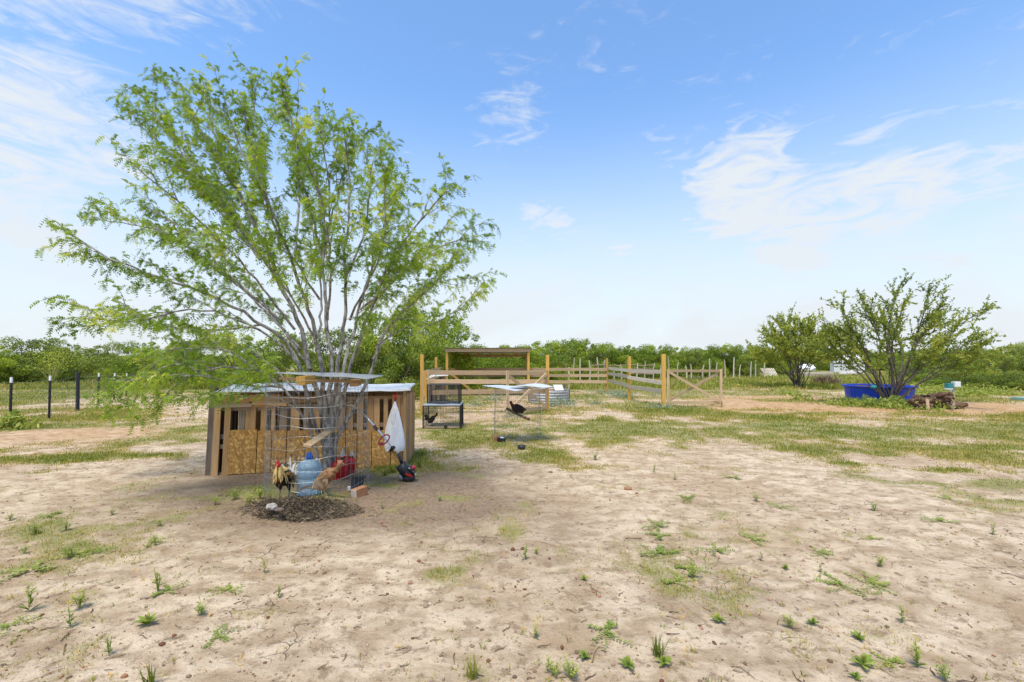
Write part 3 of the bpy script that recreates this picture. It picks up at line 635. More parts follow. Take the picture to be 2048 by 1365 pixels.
def bush(px, d, H, Wd, kind, label, group, name='brush_tree', py=None):
    tr, cr = PROTO[kind]; x = (px-CX)/F*d; nb[0] += 1
    o = thing(name, (x, d, gz(x, d)-.03), label, 'tree' if 'tree' in name else 'shrub', group, rz=nb[0]*2.39)
    o.scale = (Wd/4.8, Wd/4.8, H/3.1)
    link('trunk', tr, o); link('crown', cr, o); return o
rb = random.Random(3)
LB = ('tall bright green mesquite in the thicket right behind the pallet coop', 'thicket behind the coop')
for a in [(560, 24, 3.0, 4.5, 0), (630, 23, 3.0, 4.6, 2), (700, 22.5, 3.1, 4.6, 3), (765, 21.5, 3.5, 4.4, 2), (815, 21, 3.85, 4.6, 0), (858, 23.5, 3.9, 4.8, 1), (900, 27, 3.6, 4.6, 0), (738, 19.5, 2.2, 3.2, 3), (790, 19.5, 2.1, 3.0, 2)]: bush(*a, ('low dark mesquite bush at the front of the thicket behind the coop' if a[2] < 2.5 else 'tall dark mesquite in the thicket behind the coop' if a[4] > 1 else 'tall bright green mesquite in the thicket behind the coop'), LB[1])
LC = ('dark spreading mesquite beyond the wire field fence', 'mesquites beyond the wire field fence')
for a in [(-90, 30, 2.9, 5.5, 2), (-20, 31, 2.5, 5, 0), (55, 33, 3.1, 5.4, 2), (120, 34, 3.2, 5.2, 3), (180, 41, 2.6, 5, 0), (235, 39, 3.0, 5.4, 2), (290, 37, 3.0, 5, 0), (350, 34, 3.0, 5, 3), (410, 31, 3, 5, 2), (480, 27, 3, 5, 0)]: bush(*a, ('dark' if a[4] > 1 else 'bright green')+' spreading mesquite '+('near the yellow-stemmed shrub beyond the field fence' if a[0] < 200 else 'beyond the field fence behind the drooping branches'), LC[1])
LD_ = ('green mesquite in the brush line behind the board pen', 'brush line behind the board pen')
for i in range(34):
    px = 935+i*18.5; d = 30+ (px-935)*.032+rb.uniform(-2, 3); top = 694+rb.uniform(-7, 7)+(5 if px > 1250 else 0)-(8 if 1100 < px < 1190 else 0); H = EYE+(HY-top)/F*d
    kd = [0, 1, 4, 0, 2][i % 5]; where = 'behind the timber shelter' if px < 1062 else 'behind the back rails of the pen' if px < 1205 else 'behind the sagging grey fence' if px < 1330 else 'behind the X-braced gate on the thick post' if px < 1450 else 'behind the leaning slatted panel'
    bush(px, d, H, rb.uniform(3.6, 5.4), kd, ('dark' if kd == 2 else 'broad bright' if kd == 4 else 'bright')+' green mesquite in the brush line '+where, 'brush line '+where)
LE = ('distant green scrub tree beyond the white shed', 'scrub beyond the white shed')
for i in range(30):
    px = 1490+i*23; d = 76+rb.uniform(-4, 14); top = 707+rb.uniform(-5, 5); H = EYE+(HY-top)/F*d; bush(px, d, H, rb.uniform(8, 12), [0, 2, 3, 1, 2][i % 5], *LE)
LR = ('dark leafy scrub tree at the right beyond the dirt track', 'scrub beyond the dirt track')
for a in [(1835, 44, 2.6, 4.5, 2), (1880, 40, 2.6, 4.5, 3), (1925, 38, 2.4, 4.4, 0), (1990, 29, 2.1, 3.4, 3), (2050, 31, 2.7, 4.6, 2), (2110, 29, 2.6, 4.6, 2), (2170, 30, 2.6, 4.6, 0), (2020, 47, 3.0, 6, 0), (1960, 50, 2.9, 6, 2), (1830, 33, 1.5, 3.2, 2), (1865, 30, 1.3, 3, 3)]: bush(*a, ('low dark scrub bush between the stock tank and the utility boxes' if a[2] < 2 else ('dark' if a[4] > 1 else 'bright green')+' scrub tree '+('behind the utility boxes beyond the track' if a[0] < 1970 else 'beside the orange panel wall beyond the track')), LR[1])
LS = ('low grey-green shrub growing along the far edge of the track', 'low shrubs along the track')
for a in [(1925, 26, .95, 2.2, 2), (1955, 27, 1.0, 2.2, 0), (2010, 25.5, .9, 2.2, 3), (2045, 25, 1.0, 2.4, 2), (1850, 27, .8, 2.0, 0), (1895, 28, .9, 2, 2), (2090, 24, 1.1, 2.6, 0)]: bush(*a, *LS, name='low_shrub')
# far woodland as one mass
def far_wood():
    rng = np.random.default_rng(77); n = 60000; ang = rng.uniform(-1.15, 1.15, n); d = rng.uniform(105, 190, n); x = np.tan(ang)*d; h = 1.6+2.2*fbm(x*.11, d*.05, 5, 3); z = h*rng.uniform(0, 1, n)**.6
    pos = np.stack([x, d, z], 1); V, Fc, va = quads(pos, np.clip(.4+.5*(fbm(x*.2, d*.2, 8, 2)-.5)+rng.normal(size=n)*.15, 0, 1), 1.1, .5, rng); o = link('far_woodland', np_mesh('far_woodland', V, Fc, M['brush'], {'var': va})); tag(o, 'far low belt of green brushland along the horizon', 'woodland', None, 'stuff')
far_wood()
# pale-stemmed shrub behind the field fence
mb = MB(); p0 = G(104, 771)
for i in range(16):
    a = rb.uniform(0, 6.28); q = rb.uniform(.2, .95); h = rb.uniform(1.4, 2.3); mb.tube([p0, p0+Vector((math.cos(a)*q*.3, math.sin(a)*q*.3, h*.4)), p0+Vector((math.cos(a)*q, math.sin(a)*q, h))], [.03, .02, .006], 4)
M['yellowstem'] = plain('yellow_stem', (.36, .34, .09), .8)
ys = thing('yellow_shrub', p0, 'open shrub with yellow-green bare stems behind the field fence', 'shrub'); mb.build('stems', M['yellowstem'], ys)
rr_ = np.random.default_rng(9); n = 900; pp = np.stack([rr_.normal(size=n)*.55, rr_.normal(size=n)*.55, 1.0+rr_.uniform(0, 1.2, n)], 1); V, Fc, va = quads(pp, rr_.uniform(.5, 1, n), .11, .3, rr_); link('crown', np_mesh('crown', V, Fc, M['brush'], {'var': va}), ys)

# ------------------------------------------------------------------ pallet coop
A = Vector((G(410, 952).x, G(410, 952).y, 0)); B = Vector((G(808, 931).x, G(808, 931).y, 0))
ux = (B-A); LEN = ux.length; ux.normalize(); back = Vector((-ux.y, ux.x, 0)); LEAN = R(8.0)
vz = (Vector((0, 0, 1))*math.cos(LEAN)+back*math.sin(LEAN)).normalized(); nrm = ux.cross(vz).normalized()   # towards the viewer side
if nrm.y > 0: nrm = -nrm
def uv_of(px, py):
    d = ray(px, py); o = Vector((0, 0, EYE)); t = (A-o).dot(nrm)/d.dot(nrm); q = o+d*t-A; return q.dot(ux), q.dot(vz)
def cp(u, v, off=0.): return A+ux*u+vz*v+nrm*off
coop = thing('pallet_coop', (A+B)/2+back*.3, 'low chicken coop of old pallets and orange strand board under white roof sheets', 'coop')
def vslat(x0, x1, ytop, ybot, off, mat, name='slat', t=.018, tilt=0., parent=None):
    u0, _ = uv_of(x0, (ytop+ybot)/2); u1, _ = uv_of(x1, (ytop+ybot)/2); _, vt = uv_of((x0+x1)/2, ytop); _, vb = uv_of((x0+x1)/2, ybot); vb = max(vb, -.02); u = (u0+u1)/2
    m = MB(); m.beam(cp(u, vb, off), cp(u+tilt, vt, off), u1-u0, t, nrm, jit=.002); return m.build(name, mat, parent or coop)
def hboard(x0, y0, x1, y1, h, off, mat, name='board', t=.02):
    u0, v0 = uv_of(x0, y0); u1, v1 = uv_of(x1, y1); m = MB(); m.beam(cp(u0, v0, off), cp(u1, v1, off), h, t, nrm, jit=.002); return m.build(name, mat, coop)
# left corner: dark pallet edge and grey plank
m = MB(); m.beam(cp(.03, -.02, -.07), cp(.03, 1.24, -.07), .075, .12, nrm, jit=.003); m.build('corner_post', M['dark_wood'], coop)
m = MB(); m.beam(cp(.10, -.01, 0), cp(.10, 1.16, 0), .06, .03, nrm, jit=.002); m.build('plank', M['pallet_grey'], coop)
vslat(428, 440, 817, 954, .024, M['pallet']); vslat(448, 460, 817, 953, .022, M['pallet'])
for yy in (818, 874, 894, 950): hboard(436, yy, 560, yy-1, .06, -.03, M['pallet_grey'], 'stringer', .035)
for (x0, x1) in [(474, 486), (487, 497), (499, 510), (520, 531), (541, 549), (558, 573), (580, 597), (606, 616), (625, 640), (652, 664)]: vslat(x0, x1, 815, 948, .0 if x0 > 497 else -.045, M['pallet'] if x0 % 3 else M['pallet_grey'])
vslat(671, 690, 781, 944, .028, M['pallet_grey'], 'plank', .022)
for (x0, x1) in [(693, 706), (713, 726), (735, 747), (748, 759), (767, 776)]: vslat(x0, x1, 796, 940, .0, M['pallet'])
vslat(784, 801, 790, 936, .006, M['pallet'], 'plank'); vslat(802, 807, 790, 935, .004, M['pallet'], 'plank')
vslat(806.5, 812.5, 781, 931, .045, M['pallet'], 'post', .04)
edges = [459.5, 516.5, 545.5, 575, 612, 652, 692, 715, 743.5, 781, 806]
for a, b in zip(edges[:-1], edges[1:]):
    u0, vt = uv_of(a+.5, 861); u1, _ = uv_of(b-.5, 861); _, vb = uv_of((a+b)/2, 950-10*(a-459)/347.); vb = max(vb, .004)
    m = MB(); m.beam(cp((u0+u1)/2, vb, .034+.004*random.random()), cp((u0+u1)/2+.004*(random.random()-.5), vt+random.uniform(-.008, .008), .034), u1-u0-.004, .013, nrm); m.build('strand_board_panel', M['osb'], coop)
hboard(437, 812, 505, 811, .055, .03, M['pallet_grey']); hboard(505, 812, 560, 811, .055, .012, M['pallet'])
hboard(439, 800, 500, 799.5, .115, .016, M['new_wood']); hboard(501, 797, 562, 797, .10, .028, M['new_wood']); hboard(506, 806, 575, 809, .06, .038, M['pallet'])
hboard(562, 800, 672, 798, .10, .016, M['pallet']); hboard(562, 812, 690, 811, .05, -.02, M['pallet_grey'])
hboard(690, 797, 808, 795, .05, -.012, M['pallet']); hboard(690, 851, 806, 849, .06, -.03, M['pallet_grey'], 'stringer', .035)
# side and back walls
DEP = .80; bdir = (back*.98+ux*.17).normalized()
top_l = cp(.0, 1.15); top_r = cp(LEN, 1.12)
for i in range(9):   # right side planks (seen receding)
    f = (i+.5)/9; b0 = B+ux*.035+bdir*(f*DEP); hgt = 1.10-.02*(i % 3); m = MB(); m.beam(b0+Vector((0, 0, -.01)), b0+Vector((0, 0, hgt))+bdir*.06, DEP/9-.012, .018, bdir.cross(Vector((0, 0, 1))), jit=.003); m.build('plank', M['pallet'] if i != 1 else M['pallet_grey'], coop)
for i in range(7):
    f = (i+.5)/7; b0 = A+bdir*(.12+f*(DEP-.1)); m = MB(); m.beam(b0, b0+Vector((0, 0, 1.08))+back*.10, .085, .018, bdir.cross(Vector((0, 0, 1))), jit=.003); m.build('plank', M['dark_wood'], coop)
for i in range(18):
    f = (i+.5)/18; b0 = A+bdir*(DEP+.05)+ux*(LEN*f); m = MB(); m.beam(b0, b0+Vector((0, 0, 1.16))+back*.08, LEN/18-.001, .018, back, jit=.003); m.build('plank', M['pallet'], coop)
def roof_sheet(u0, u1, zf0, zf1, zb, off, dep, name, mat, t=.012):
    g = []
    for i in range(9):
        f = i/8; u = u0+(u1-u0)*f; row = []
        for j in range(4):
            h = j/3; p = A+ux*u+back*(math.sin(LEAN)*1.15+off+dep*h)+bdir*0; p.z = (zf0+(zf1-zf0)*f)*(1-h)+zb*h+.006*math.sin(i*1.7+j); row.append(p)
        g.append(row)
    m = MB(); m.slab(g, t); return m.build(name, mat, coop)
roof_sheet(.10, 1.72, 1.162, 1.172, 1.235, -.13, .95, 'roof_sheet', M['white_panel'])
roof_sheet(1.60, LEN+.10, 1.142, 1.148, 1.20, -.12, .95, 'roof_sheet', M['white_panel'])
m = MB(); p = cp(LEN-.02, 1.155, .09); m.beam(p, p+bdir*.75+Vector((0, 0, .05)), .17, .02, (0, 0, 1)); m.build('roof_edge_board', M['white_panel'], coop)
m = MB(); p = cp(2.25, 1.19, -.25); m.beam(p, p+ux*.2, .1, .03, (0, 0, 1)); m.build('roof_patch', M['white_panel'], coop)
m = MB()   # strip of hardware cloth by the right corner
for i in range(5): q = B+ux*.008+bdir*(.02+i*.018); m.tube([q, q+Vector((0, 0, 1.0))], .0012, 3)
for i in range(24): q = B+ux*.008+bdir*.01+Vector((0, 0, .04+i*.04)); m.tube([q, q+bdir*.1], .0012, 3)
m.build('hardware_cloth', M['wire'], coop)
# little metal cups screwed to the boards
for (x, y, s) in [(687, 905, 1.), (705, 908, .9)]:
    u, v = uv_of(x, y); c = cp(u, v, .085); m = MB(); m.lathe([(.045*s, -.055), (.034*s, .0), (.012*s, .05), (.006, .06)], c, 12); o = m.build('tin_cup', M['tin_grey'])
    tag(o, 'small grey metal cone cup on the boards above the red cans', 'cup', 'metal cups on the coop wall')

# ------------------------------------------------------------------ round wire cage at the tree
def ring(c, r, z, n=48, wob=0., ph=0.): return [Vector((c.x+math.cos(2*math.pi*i/n)*r*(1+wob*math.sin(2*(2*math.pi*i/n)+ph)), c.y+math.sin(2*math.pi*i/n)*r*(1+wob*math.sin(2*(2*math.pi*i/n)+ph)), z)) for i in range(n)]
def wire_cyl(parent, c, r, z0, z1, nv, hz, rad, mat, wob=.02):
    n = 56; m = MB(); m2 = MB()
    for k, z in enumerate(hz):
        pts = ring(c, r, z, n, wob, k*.5); pts = [q+Vector((0, 0, .018*math.sin(3*i*2*math.pi/n+k)+.01*math.sin(7*i*2*math.pi/n+2*k))) for i, q in enumerate(pts)]; m.tube(pts, rad*1.15, 4, close=True)
    for i in range(nv):
        a = 2*math.pi*i/nv; pts = []
        for k in range(7):
            z = z0+(z1-z0)*k/6; kk = k*.9; rr = r*(1+wob*math.sin(2*a+kk)); pts.append((c.x+math.cos(a+.008*math.sin(k*2+i))*rr, c.y+math.sin(a)*rr, z))
        m2.tube(pts, rad, 3)
    m.build('hoop_wires', mat, parent); m2.build('upright_wires', mat, parent)
cage = thing('wire_cage', Vector((CAGE.x, CAGE.y, 0)), 'round cage of welded wire standing in front of the pallet coop', 'cage')
wire_cyl(cage, Vector((CAGE.x, CAGE.y-.05, 0)), CAGE_R, .015, 1.36, 58, [.02, .13, .25, .37, .49, .61, .73, .85, .97, 1.09, 1.2, 1.28, 1.355], .0016, M['wire'])
# beams and cover
for (px, yy, d_, w_, L_, lab) in [(601.5, 762, 5.06, .095, .34, 'bright yellow wood block under the front of the metal cage cover'), (707, 767, 5.95, .085, .25, 'dull brown wood block under the rear of the metal cage cover')]:
    a = P(px, yy, d_); m = MB(); m.beam(a+Vector((-.002, 0, 0)), a+Vector((-.03, L_, .004)), .095, w_, (0, 0, 1)); o = m.build('wood_block', M['post'] if d_ < 5.5 else M['pallet']); tag(o, lab, 'wood block')
m = MB(); m.beam(P(560, 757, 5.5), P(725, 765, 5.5), .05, .03, (0, 0, 1)); o = m.build('support_lath', M['pallet']); tag(o, 'thin brown lath across the round cage carrying its metal cover', 'lath')
g = []
c4 = [P(541, 746.5, 5.85), P(732, 759, 5.10), P(768, 751, 5.75), P(618, 743, 6.05)]
for p_, z in zip(c4, (1.443, 1.404, 1.424, 1.452)): p_.z = z
for i in range(13):
    f = i/12; row = []
    for j in range(5):
        h = j/4; p = (c4[0]*(1-f)+c4[1]*f)*(1-h)+(c4[3]*(1-f)+c4[2]*f)*h; p.z += .004*math.sin(f*9+h*4)-.03*max(0, f-.85)*2; row.append(p)
    g.append(row)
m = MB(); m.slab(g, .004); o = m.build('metal_sheet', M['tin_grey']); tag(o, 'flat grey metal sheet lying on top of the round cage', 'sheet')
# perch plank
m = MB(); a = P(614, 893, 5.02); b_ = P(669, 856, 5.95); m.beam(a, b_, .085, .022, (.2, -.5, 1), jit=.003); o = m.build('perch_plank', M['rail']); tag(o, 'weathered plank perch poking out through the round cage wires', 'plank')

# ------------------------------------------------------------------ birds
def feather(m, base, pts_dir, L, w, curve, n=6, side=None, m_i=0):
    """curved feather blade starting at base along pts_dir, bending towards 'curve'"""
    d = Vector(pts_dir).normalized(); p = Vector(base); sd = Vector(side) if side is not None else d.cross(Vector((0, 0, 1)));
    if sd.length < 1e-4: sd = Vector((0, 1, 0))
    sd.normalize(); i0 = len(m.v)
    for k in range(n+1):
        t = k/n; ww = w*(.35+1.5*t*(1-t)*1.6)*(1 if t < .95 else .3); m.v.append(p+sd*ww/2); m.v.append(p-sd*ww/2); p = p+d*L/n; d = (d+Vector(curve)/n).normalized()
    for k in range(n): m.face([i0+2*k, i0+2*k+1, i0+2*k+3, i0+2*k+2], None, m_i)
def set_fcol(me, fn):
    at = me.attributes.new('fcol', 'FLOAT_COLOR', 'POINT'); at.data.foreach_set('color', [c for v in me.vertices for c in (*fn(v.co), 1)])
def bird(name, loc, rz, label, pitch, blen, bw, neck, head, tailspec, colf, legs=True, comb=.03, face=(.48, .035, .02), scale=1., hack=None, wingc=None, bodyz=.20):
    """local: +x forward. neck = list of points to the head, body centred at (0,0,bodyz)"""
    root = thing(name, loc, label, 'chicken', None, rz); root.scale = (scale,)*3
    m = MB(); M3 = Euler((0, -pitch, 0)).to_matrix(); bc = Vector((0, 0, bodyz))
    def bp(x, y, z): return bc+M3 @ Vector((x, y, z))
    prof = [(-.56, .10), (-.45, .38), (-.25, .78), (0, 1.0), (.2, 1.0), (.36, .82), (.46, .5), (.52, .2)]
    m.tube([bp(x*blen, 0, .01*math.sin(x*3)) for x, _ in prof], [max(.012, r*bw) for _, r in prof], 14, ovl=.86)
    nk = [bp(.26*blen, 0, .03)]+[Vector(q) for q in neck]; hd = Vector(head); rads = [bw*.72, bw*.52, bw*.36][:len(nk)-1]+[.024]
    while len(rads) < len(nk)+1: rads.insert(1, bw*.45)
    m.tube(nk+[hd], rads[:len(nk)+1], 12); m.ball(hd, (.029, .022, .024), 10, 8)
    bd = Vector((1, 0, -.18)).normalized(); m.tube([hd+bd*.02, hd+bd*.05], [.010, .003], 6)
    for k in range(4):
        t = k/3; m.ball(hd+Vector((.022-.045*t, 0, .022+comb*.5*(1-.5*abs(t-.4)))), (.009, .0055, .010+comb*.42), 6, 5)
    for s in (-1, 1): m.ball(hd+Vector((.016, s*.009, -.026)), (.007, .006, .013), 6, 5)
    feet = []
    if legs:
        for s in (-1, 1):
            hip = bp(-.02*blen, s*bw*.42, -bw*.65); kn = Vector((hip.x-.012, s*bw*.5, bodyz*.42)); ft = Vector((hip.x+.02, s*bw*.52, .008)); m.tube([hip, (hip+kn)/2, kn, ft], [.026, .018, .0085, .0075], 7)
            for a in (-.5, 0, .5, math.pi): L_ = .05 if abs(a) < 2 else .022; m.tube([ft, ft+Vector((math.cos(a)*L_*.6, math.sin(a)*L_*.6, .001)), ft+Vector((math.cos(a)*L_, math.sin(a)*L_, -.004))], [.0075, .0065, .004], 6)
    tmp = link('tmp_bird', m.mesh('tmp', M['feather'])); md = tmp.modifiers.new('r', 'REMESH'); md.mode = 'VOXEL'; md.voxel_size = .0052; sm = tmp.modifiers.new('s', 'SMOOTH'); sm.iterations = 3; sm.factor = .5
    dg = bpy.context.evaluated_depsgraph_get(); me = bpy.data.meshes.new_from_object(tmp.evaluated_get(dg)); bpy.data.objects.remove(tmp)
    me.name = 'body'; me.materials.clear(); me.materials.append(M['feather']); me.polygons.foreach_set('use_smooth', [True]*len(me.polygons))
    info = dict(hd=hd, bp=bp, bw=bw, blen=blen, bodyz=bodyz)
    def cf(co):
        if (co-hd).length < .026 or (co.z > hd.z+.015 and (co-hd).length < .06) or (abs(co.y) < .02 and co.x > hd.x and abs(co.z-hd.z) < .05): return (.36, .30, .16) if co.x > hd.x+.032 else face
        if co.z < bodyz*.40: return (.34, .27, .13)
        return colf(co, info)
    set_fcol(me, cf); body = link('body', me, root)
    for s in (-1, 1): e = MB(); e.ball(hd+Vector((.009, s*.0205, .004)), .0042, 6, 5); e.build('eye', M['blackplastic'], body, True, local=True)
    # wings
    for s in (-1, 1):
        w = MB()
        for k in range(9):
            t = k/8; b0 = bp(.20*blen-.05*t*blen, s*bw*(.86+.05*t), bw*(.35-.85*t)); dd = M3 @ Vector((-1, s*.02, -.10-.12*t)); feather(w, b0, dd, blen*(.62-.12*t), .05, M3 @ Vector((0, -s*.25, -.15)), 5, M3 @ Vector((0, .15*s, 1)))
        wm = w.mesh('wing', M['feather']); set_fcol(wm, lambda co: (wingc or colf)(co, info)); link('wing', wm, root)
    # tail
    tl = MB(); rt = bp(-.50*blen, 0, .02)
    for (dx, dy, dz, L_, w_, cx, cy, cz_) in tailspec: feather(tl, rt+Vector((0, dy*.06, 0)), (dx, dy, dz), L_, w_, (cx, cy, cz_), 7, (0.1, 1, .25) if abs(dy) < .5 else (.5, .5, .6))
    tm = tl.mesh('tail', M['feather']); set_fcol(tm, lambda co: colf(co, info, True) if colf.__code__.co_argcount > 2 else colf(co, info)); link('tail', tm, root)
    if hack:
        h = MB(); rnd = random.Random(4)
        for k in range(90):
            t = rnd.uniform(.25, 1); a = rnd.uniform(0, 6.283); pth = nk+[hd]; ii = min(int(t*(len(pth)-1)), len(pth)-2); c = pth[ii].lerp(pth[ii+1], t*(len(pth)-1)-ii); r = rads[ii]*(1-.5*(t*(len(pth)-1)-ii))*.95; rd = Vector((math.cos(a), math.sin(a), 0)); feather(h, c+rd*r, rd*.35+Vector((0, 0, -1)), rnd.uniform(.07, .12), .014, (0, 0, -.5), 4, rd.cross(Vector((0, 0, 1))))
        hm = h.mesh('hackle_feathers', M['feather']); rs = random.Random(5); set_fcol(hm, lambda co: tuple(x*rs.uniform(.75, 1.15) for x in hack)); link('hackle_feathers', hm, root)
    return root
def vnz(co, s): return float(fbm(co.x*s+3, co.y*s+co.z*s*1.3+7, 3, 2))
def col_rooster(co, I, tail=False):
    if tail: return (.66, .62, .52) if vnz(co, 38) > .54 else (.02, .022, .02)
    d = co-I['hd']
    if co.z > I['bodyz']+.085 and co.x > .01: return (.62, .44, .16)
    return (.40, .20, .04) if (vnz(co, 22) > .60) else (.014, .014, .013)
def col_rwing(co, I): return (.50, .27, .055) if vnz(co, 20) > .52 else (.02, .018, .014)
tl = []
rt_ = random.Random(8)
for k in range(15): y = (k-7)/7; tl.append((-.22, y*.6, 1.0-.15*abs(y), rt_.uniform(.20, .30), .022, -.9, y*.9, -.9))
def on_ground(px, d): x = (px-CX)/F*d; return Vector((x, d, gz(x, d)))
pR = on_ground(570, 5.14)
bird('rooster', pR, math.atan2(-.93, .12), 'golden-necked rooster with black breast beside the blue water bottle', R(24), .30, .082, [(.14, 0, .31)], (.165, 0, .375), tl, col_rooster, comb=.008, hack=(.62, .43, .15), wingc=col_rwing, bodyz=.215, scale=1.2)
def col_hen(co, I, tail=False):
    n = vnz(co, 45)
    if tail: return (.10, .065, .04)
    if co.z < I['bodyz']-.035 and n > .35: return (.52, .36, .20)
    return (.34, .18, .07) if n > .5 else (.20, .10, .04)
def col_hwing(co, I): return (.50, .38, .26) if vnz(co, 60) > .55 else (.27, .145, .06)
tl = [(-1, y*.35, -.35+.1*abs(y), .14, .032, 0, 0, -.15) for y in (-1, -.5, 0, .5, 1)]
pH = on_ground(648, 5.10)
bird('hen', pH, R(8), 'light brown hen standing upright beside the blue water bottle', R(36), .27, .066, [(.125, 0, .275)], (.155, 0, .335), tl, col_hen, comb=.006, face=(.30, .15, .07), wingc=col_hwing, bodyz=.185, scale=1.12)
def col_black(co, I, tail=False):
    if not tail and co.z > I['hd'].z-.07 and co.x > I['hd'].x-.08: return (.10, .018, .012)
    return (.012, .010, .010) if vnz(co, 30) > .4 else (.028, .014, .010)
tl = [(-.25, y*.3, 1, .15, .05, -.3, 0, 0) for y in (-1, -.6, -.2, .2, .6, 1)]+[(-.8, y*.3, .6, .11, .05, -.4, 0, -.7) for y in (-.6, 0, .6)]

# ------------------------------------------------------------------ things inside and around the round cage
pb = on_ground(619, 5.36); m = MB(); wt = thing('water_bottle', pb, 'large translucent blue water bottle standing inside the round cage', 'bottle')
prof = [(.12, .0), (.135, .012), (.137, .05), (.137, .085), (.133, .095), (.133, .105), (.137, .115), (.137, .19), (.133, .20), (.133, .21), (.137, .22), (.137, .295), (.130, .305), (.135, .32), (.133, .345), (.118, .375), (.085, .398), (.045, .412), (.034, .42), (.032, .43)]
body = MB().lathe(prof, pb, 28).build('body', M['bottle'], wt, True)
MB().lathe([(.038, .415), (.040, .43), (.040, .455), (.032, .462), (.030, .488), (.024, .495)], pb, 16).build('cap', M['bluecap'], wt, True)
m = MB(); m.tube([pb+Vector((.085, -.03, .39)), pb+Vector((.10, -.04, .43)), pb+Vector((.13, -.03, .42)), pb+Vector((.125, -.03, .37))], .008, 6); m.build('handle', M['white_panel'], wt, True)
m = MB(); m.beam(pb+Vector((-.10, .0, .425)), pb+Vector((.0, .0, .43)), .012, .006); m.build('strap', M['greyweed'] if False else M['brickwhite'], wt)
def gas_can(p, s, rz, label, small=False):
    t = thing('gas_can', p, label, 'gas can', None, rz); m = MB(); w, d, h = .20*s, .15*s, .245*s
    prof = [(.88, 0), (1, .02), (1, .10), (.96, .11), (.96, .125), (1, .135), (1, .84), (.9, .95), (.55, 1.0)]
    def sq(a, z): c, s_ = abs(math.cos(a)), abs(math.sin(a)); return 1/((c**5+s_**5)**.2)
    m.lathe([(r, z*h) for r, z in prof], (0, 0, 0), 28, w/2, d/2, fn=sq); m.build('body', M['red'], t, True, local=True)
    m = MB(); m.tube([(-w*.36, 0, h*.90), (-w*.36, 0, h*1.12), (w*.05, 0, h*1.17), (w*.12, 0, h*.95)], .012*s, 8); m.build('handle', M['red'], t, True, local=True)
    m = MB(); m.lathe([(.026*s, h*.97), (.026*s, h*1.07), (.018*s, h*1.09)], (w*.28, 0, 0), 12); m.build('cap', M['blackplastic'], t, True, local=True); return t
gas_can(GG(680, 957), 1.0, R(70), 'taller red plastic gas can behind the tree trunk')
gas_can(GG(697, 946), .86, R(35), 'smaller red plastic gas can tucked against the coop boards')
# feeder box, brick and small bits
pf = GG(713, 984); m = MB(); fd = thing('feeder_box', pf, 'black plastic feeder box tilted on the trampled soil inside the round cage', 'feeder')
m.box(pf+Vector((-.01, .05, .085)), (.13, .12, .15), (R(-12), R(6), R(25))); m.build('body', M['blackplastic'], fd)
MB().box(pf+Vector((.02, .035, .168)), (.15, .13, .018), (R(-18), R(8), R(25))).build('lid', M['blackplastic'], fd)
MB().box(pf+Vector((-.085, -.01, .045)), (.035, .02, .045), (0, 0, R(20))).build('label_plate', M['whitepaint'], fd)
pk = GG(719, 992); br_ = thing('brick', pk, 'orange brick with a pale whitewashed side leaning on the black feeder', 'brick')
MB().box(pk+Vector((0, 0, .046)), (.092, .16, .098), (R(4), 0, R(-32))).build('body', M['brick'], br_)
Mz = Euler((R(4), 0, R(-32))).to_matrix(); MB().box(pk+Vector((0, 0, .046))+Mz @ Vector((.0, -.082, 0)), (.090, .005, .096), (R(4), 0, R(-32))).build('whitewashed_face', M['brickwhite'], br_)
def rock(px, py, r, label, mat, group=None, seed=0, name='stone', cat='stone'):
    p = GG(px, py); m = MB(); m.ball((0, 0, 0), 1, 12, 9); rr = random.Random(seed)
    for v in m.v:
        n_ = .62+.76*float(fbm(v.x*2.1+seed, v.y*2.1+v.z*2.7, seed, 3)); v.x *= r[0]*n_; v.y *= r[1]*n_; v.z = v.z*r[2]*n_+r[2]*.6
    for v in m.v: v += p
    o = m.build(name, mat, smooth=False, org=p); return tag(o, label, cat, group)
rock(543, 1018, (.055, .045, .034), 'pale stone at the foot of the round cage by the rooster', plain('grey_stone', (.34, .31, .27), .9, 0, .2, 25), seed=2)
rock(558, 1022, (.05, .035, .02), 'small dark stone beside the pale stone at the cage foot', M['dark_wood'], seed=5)

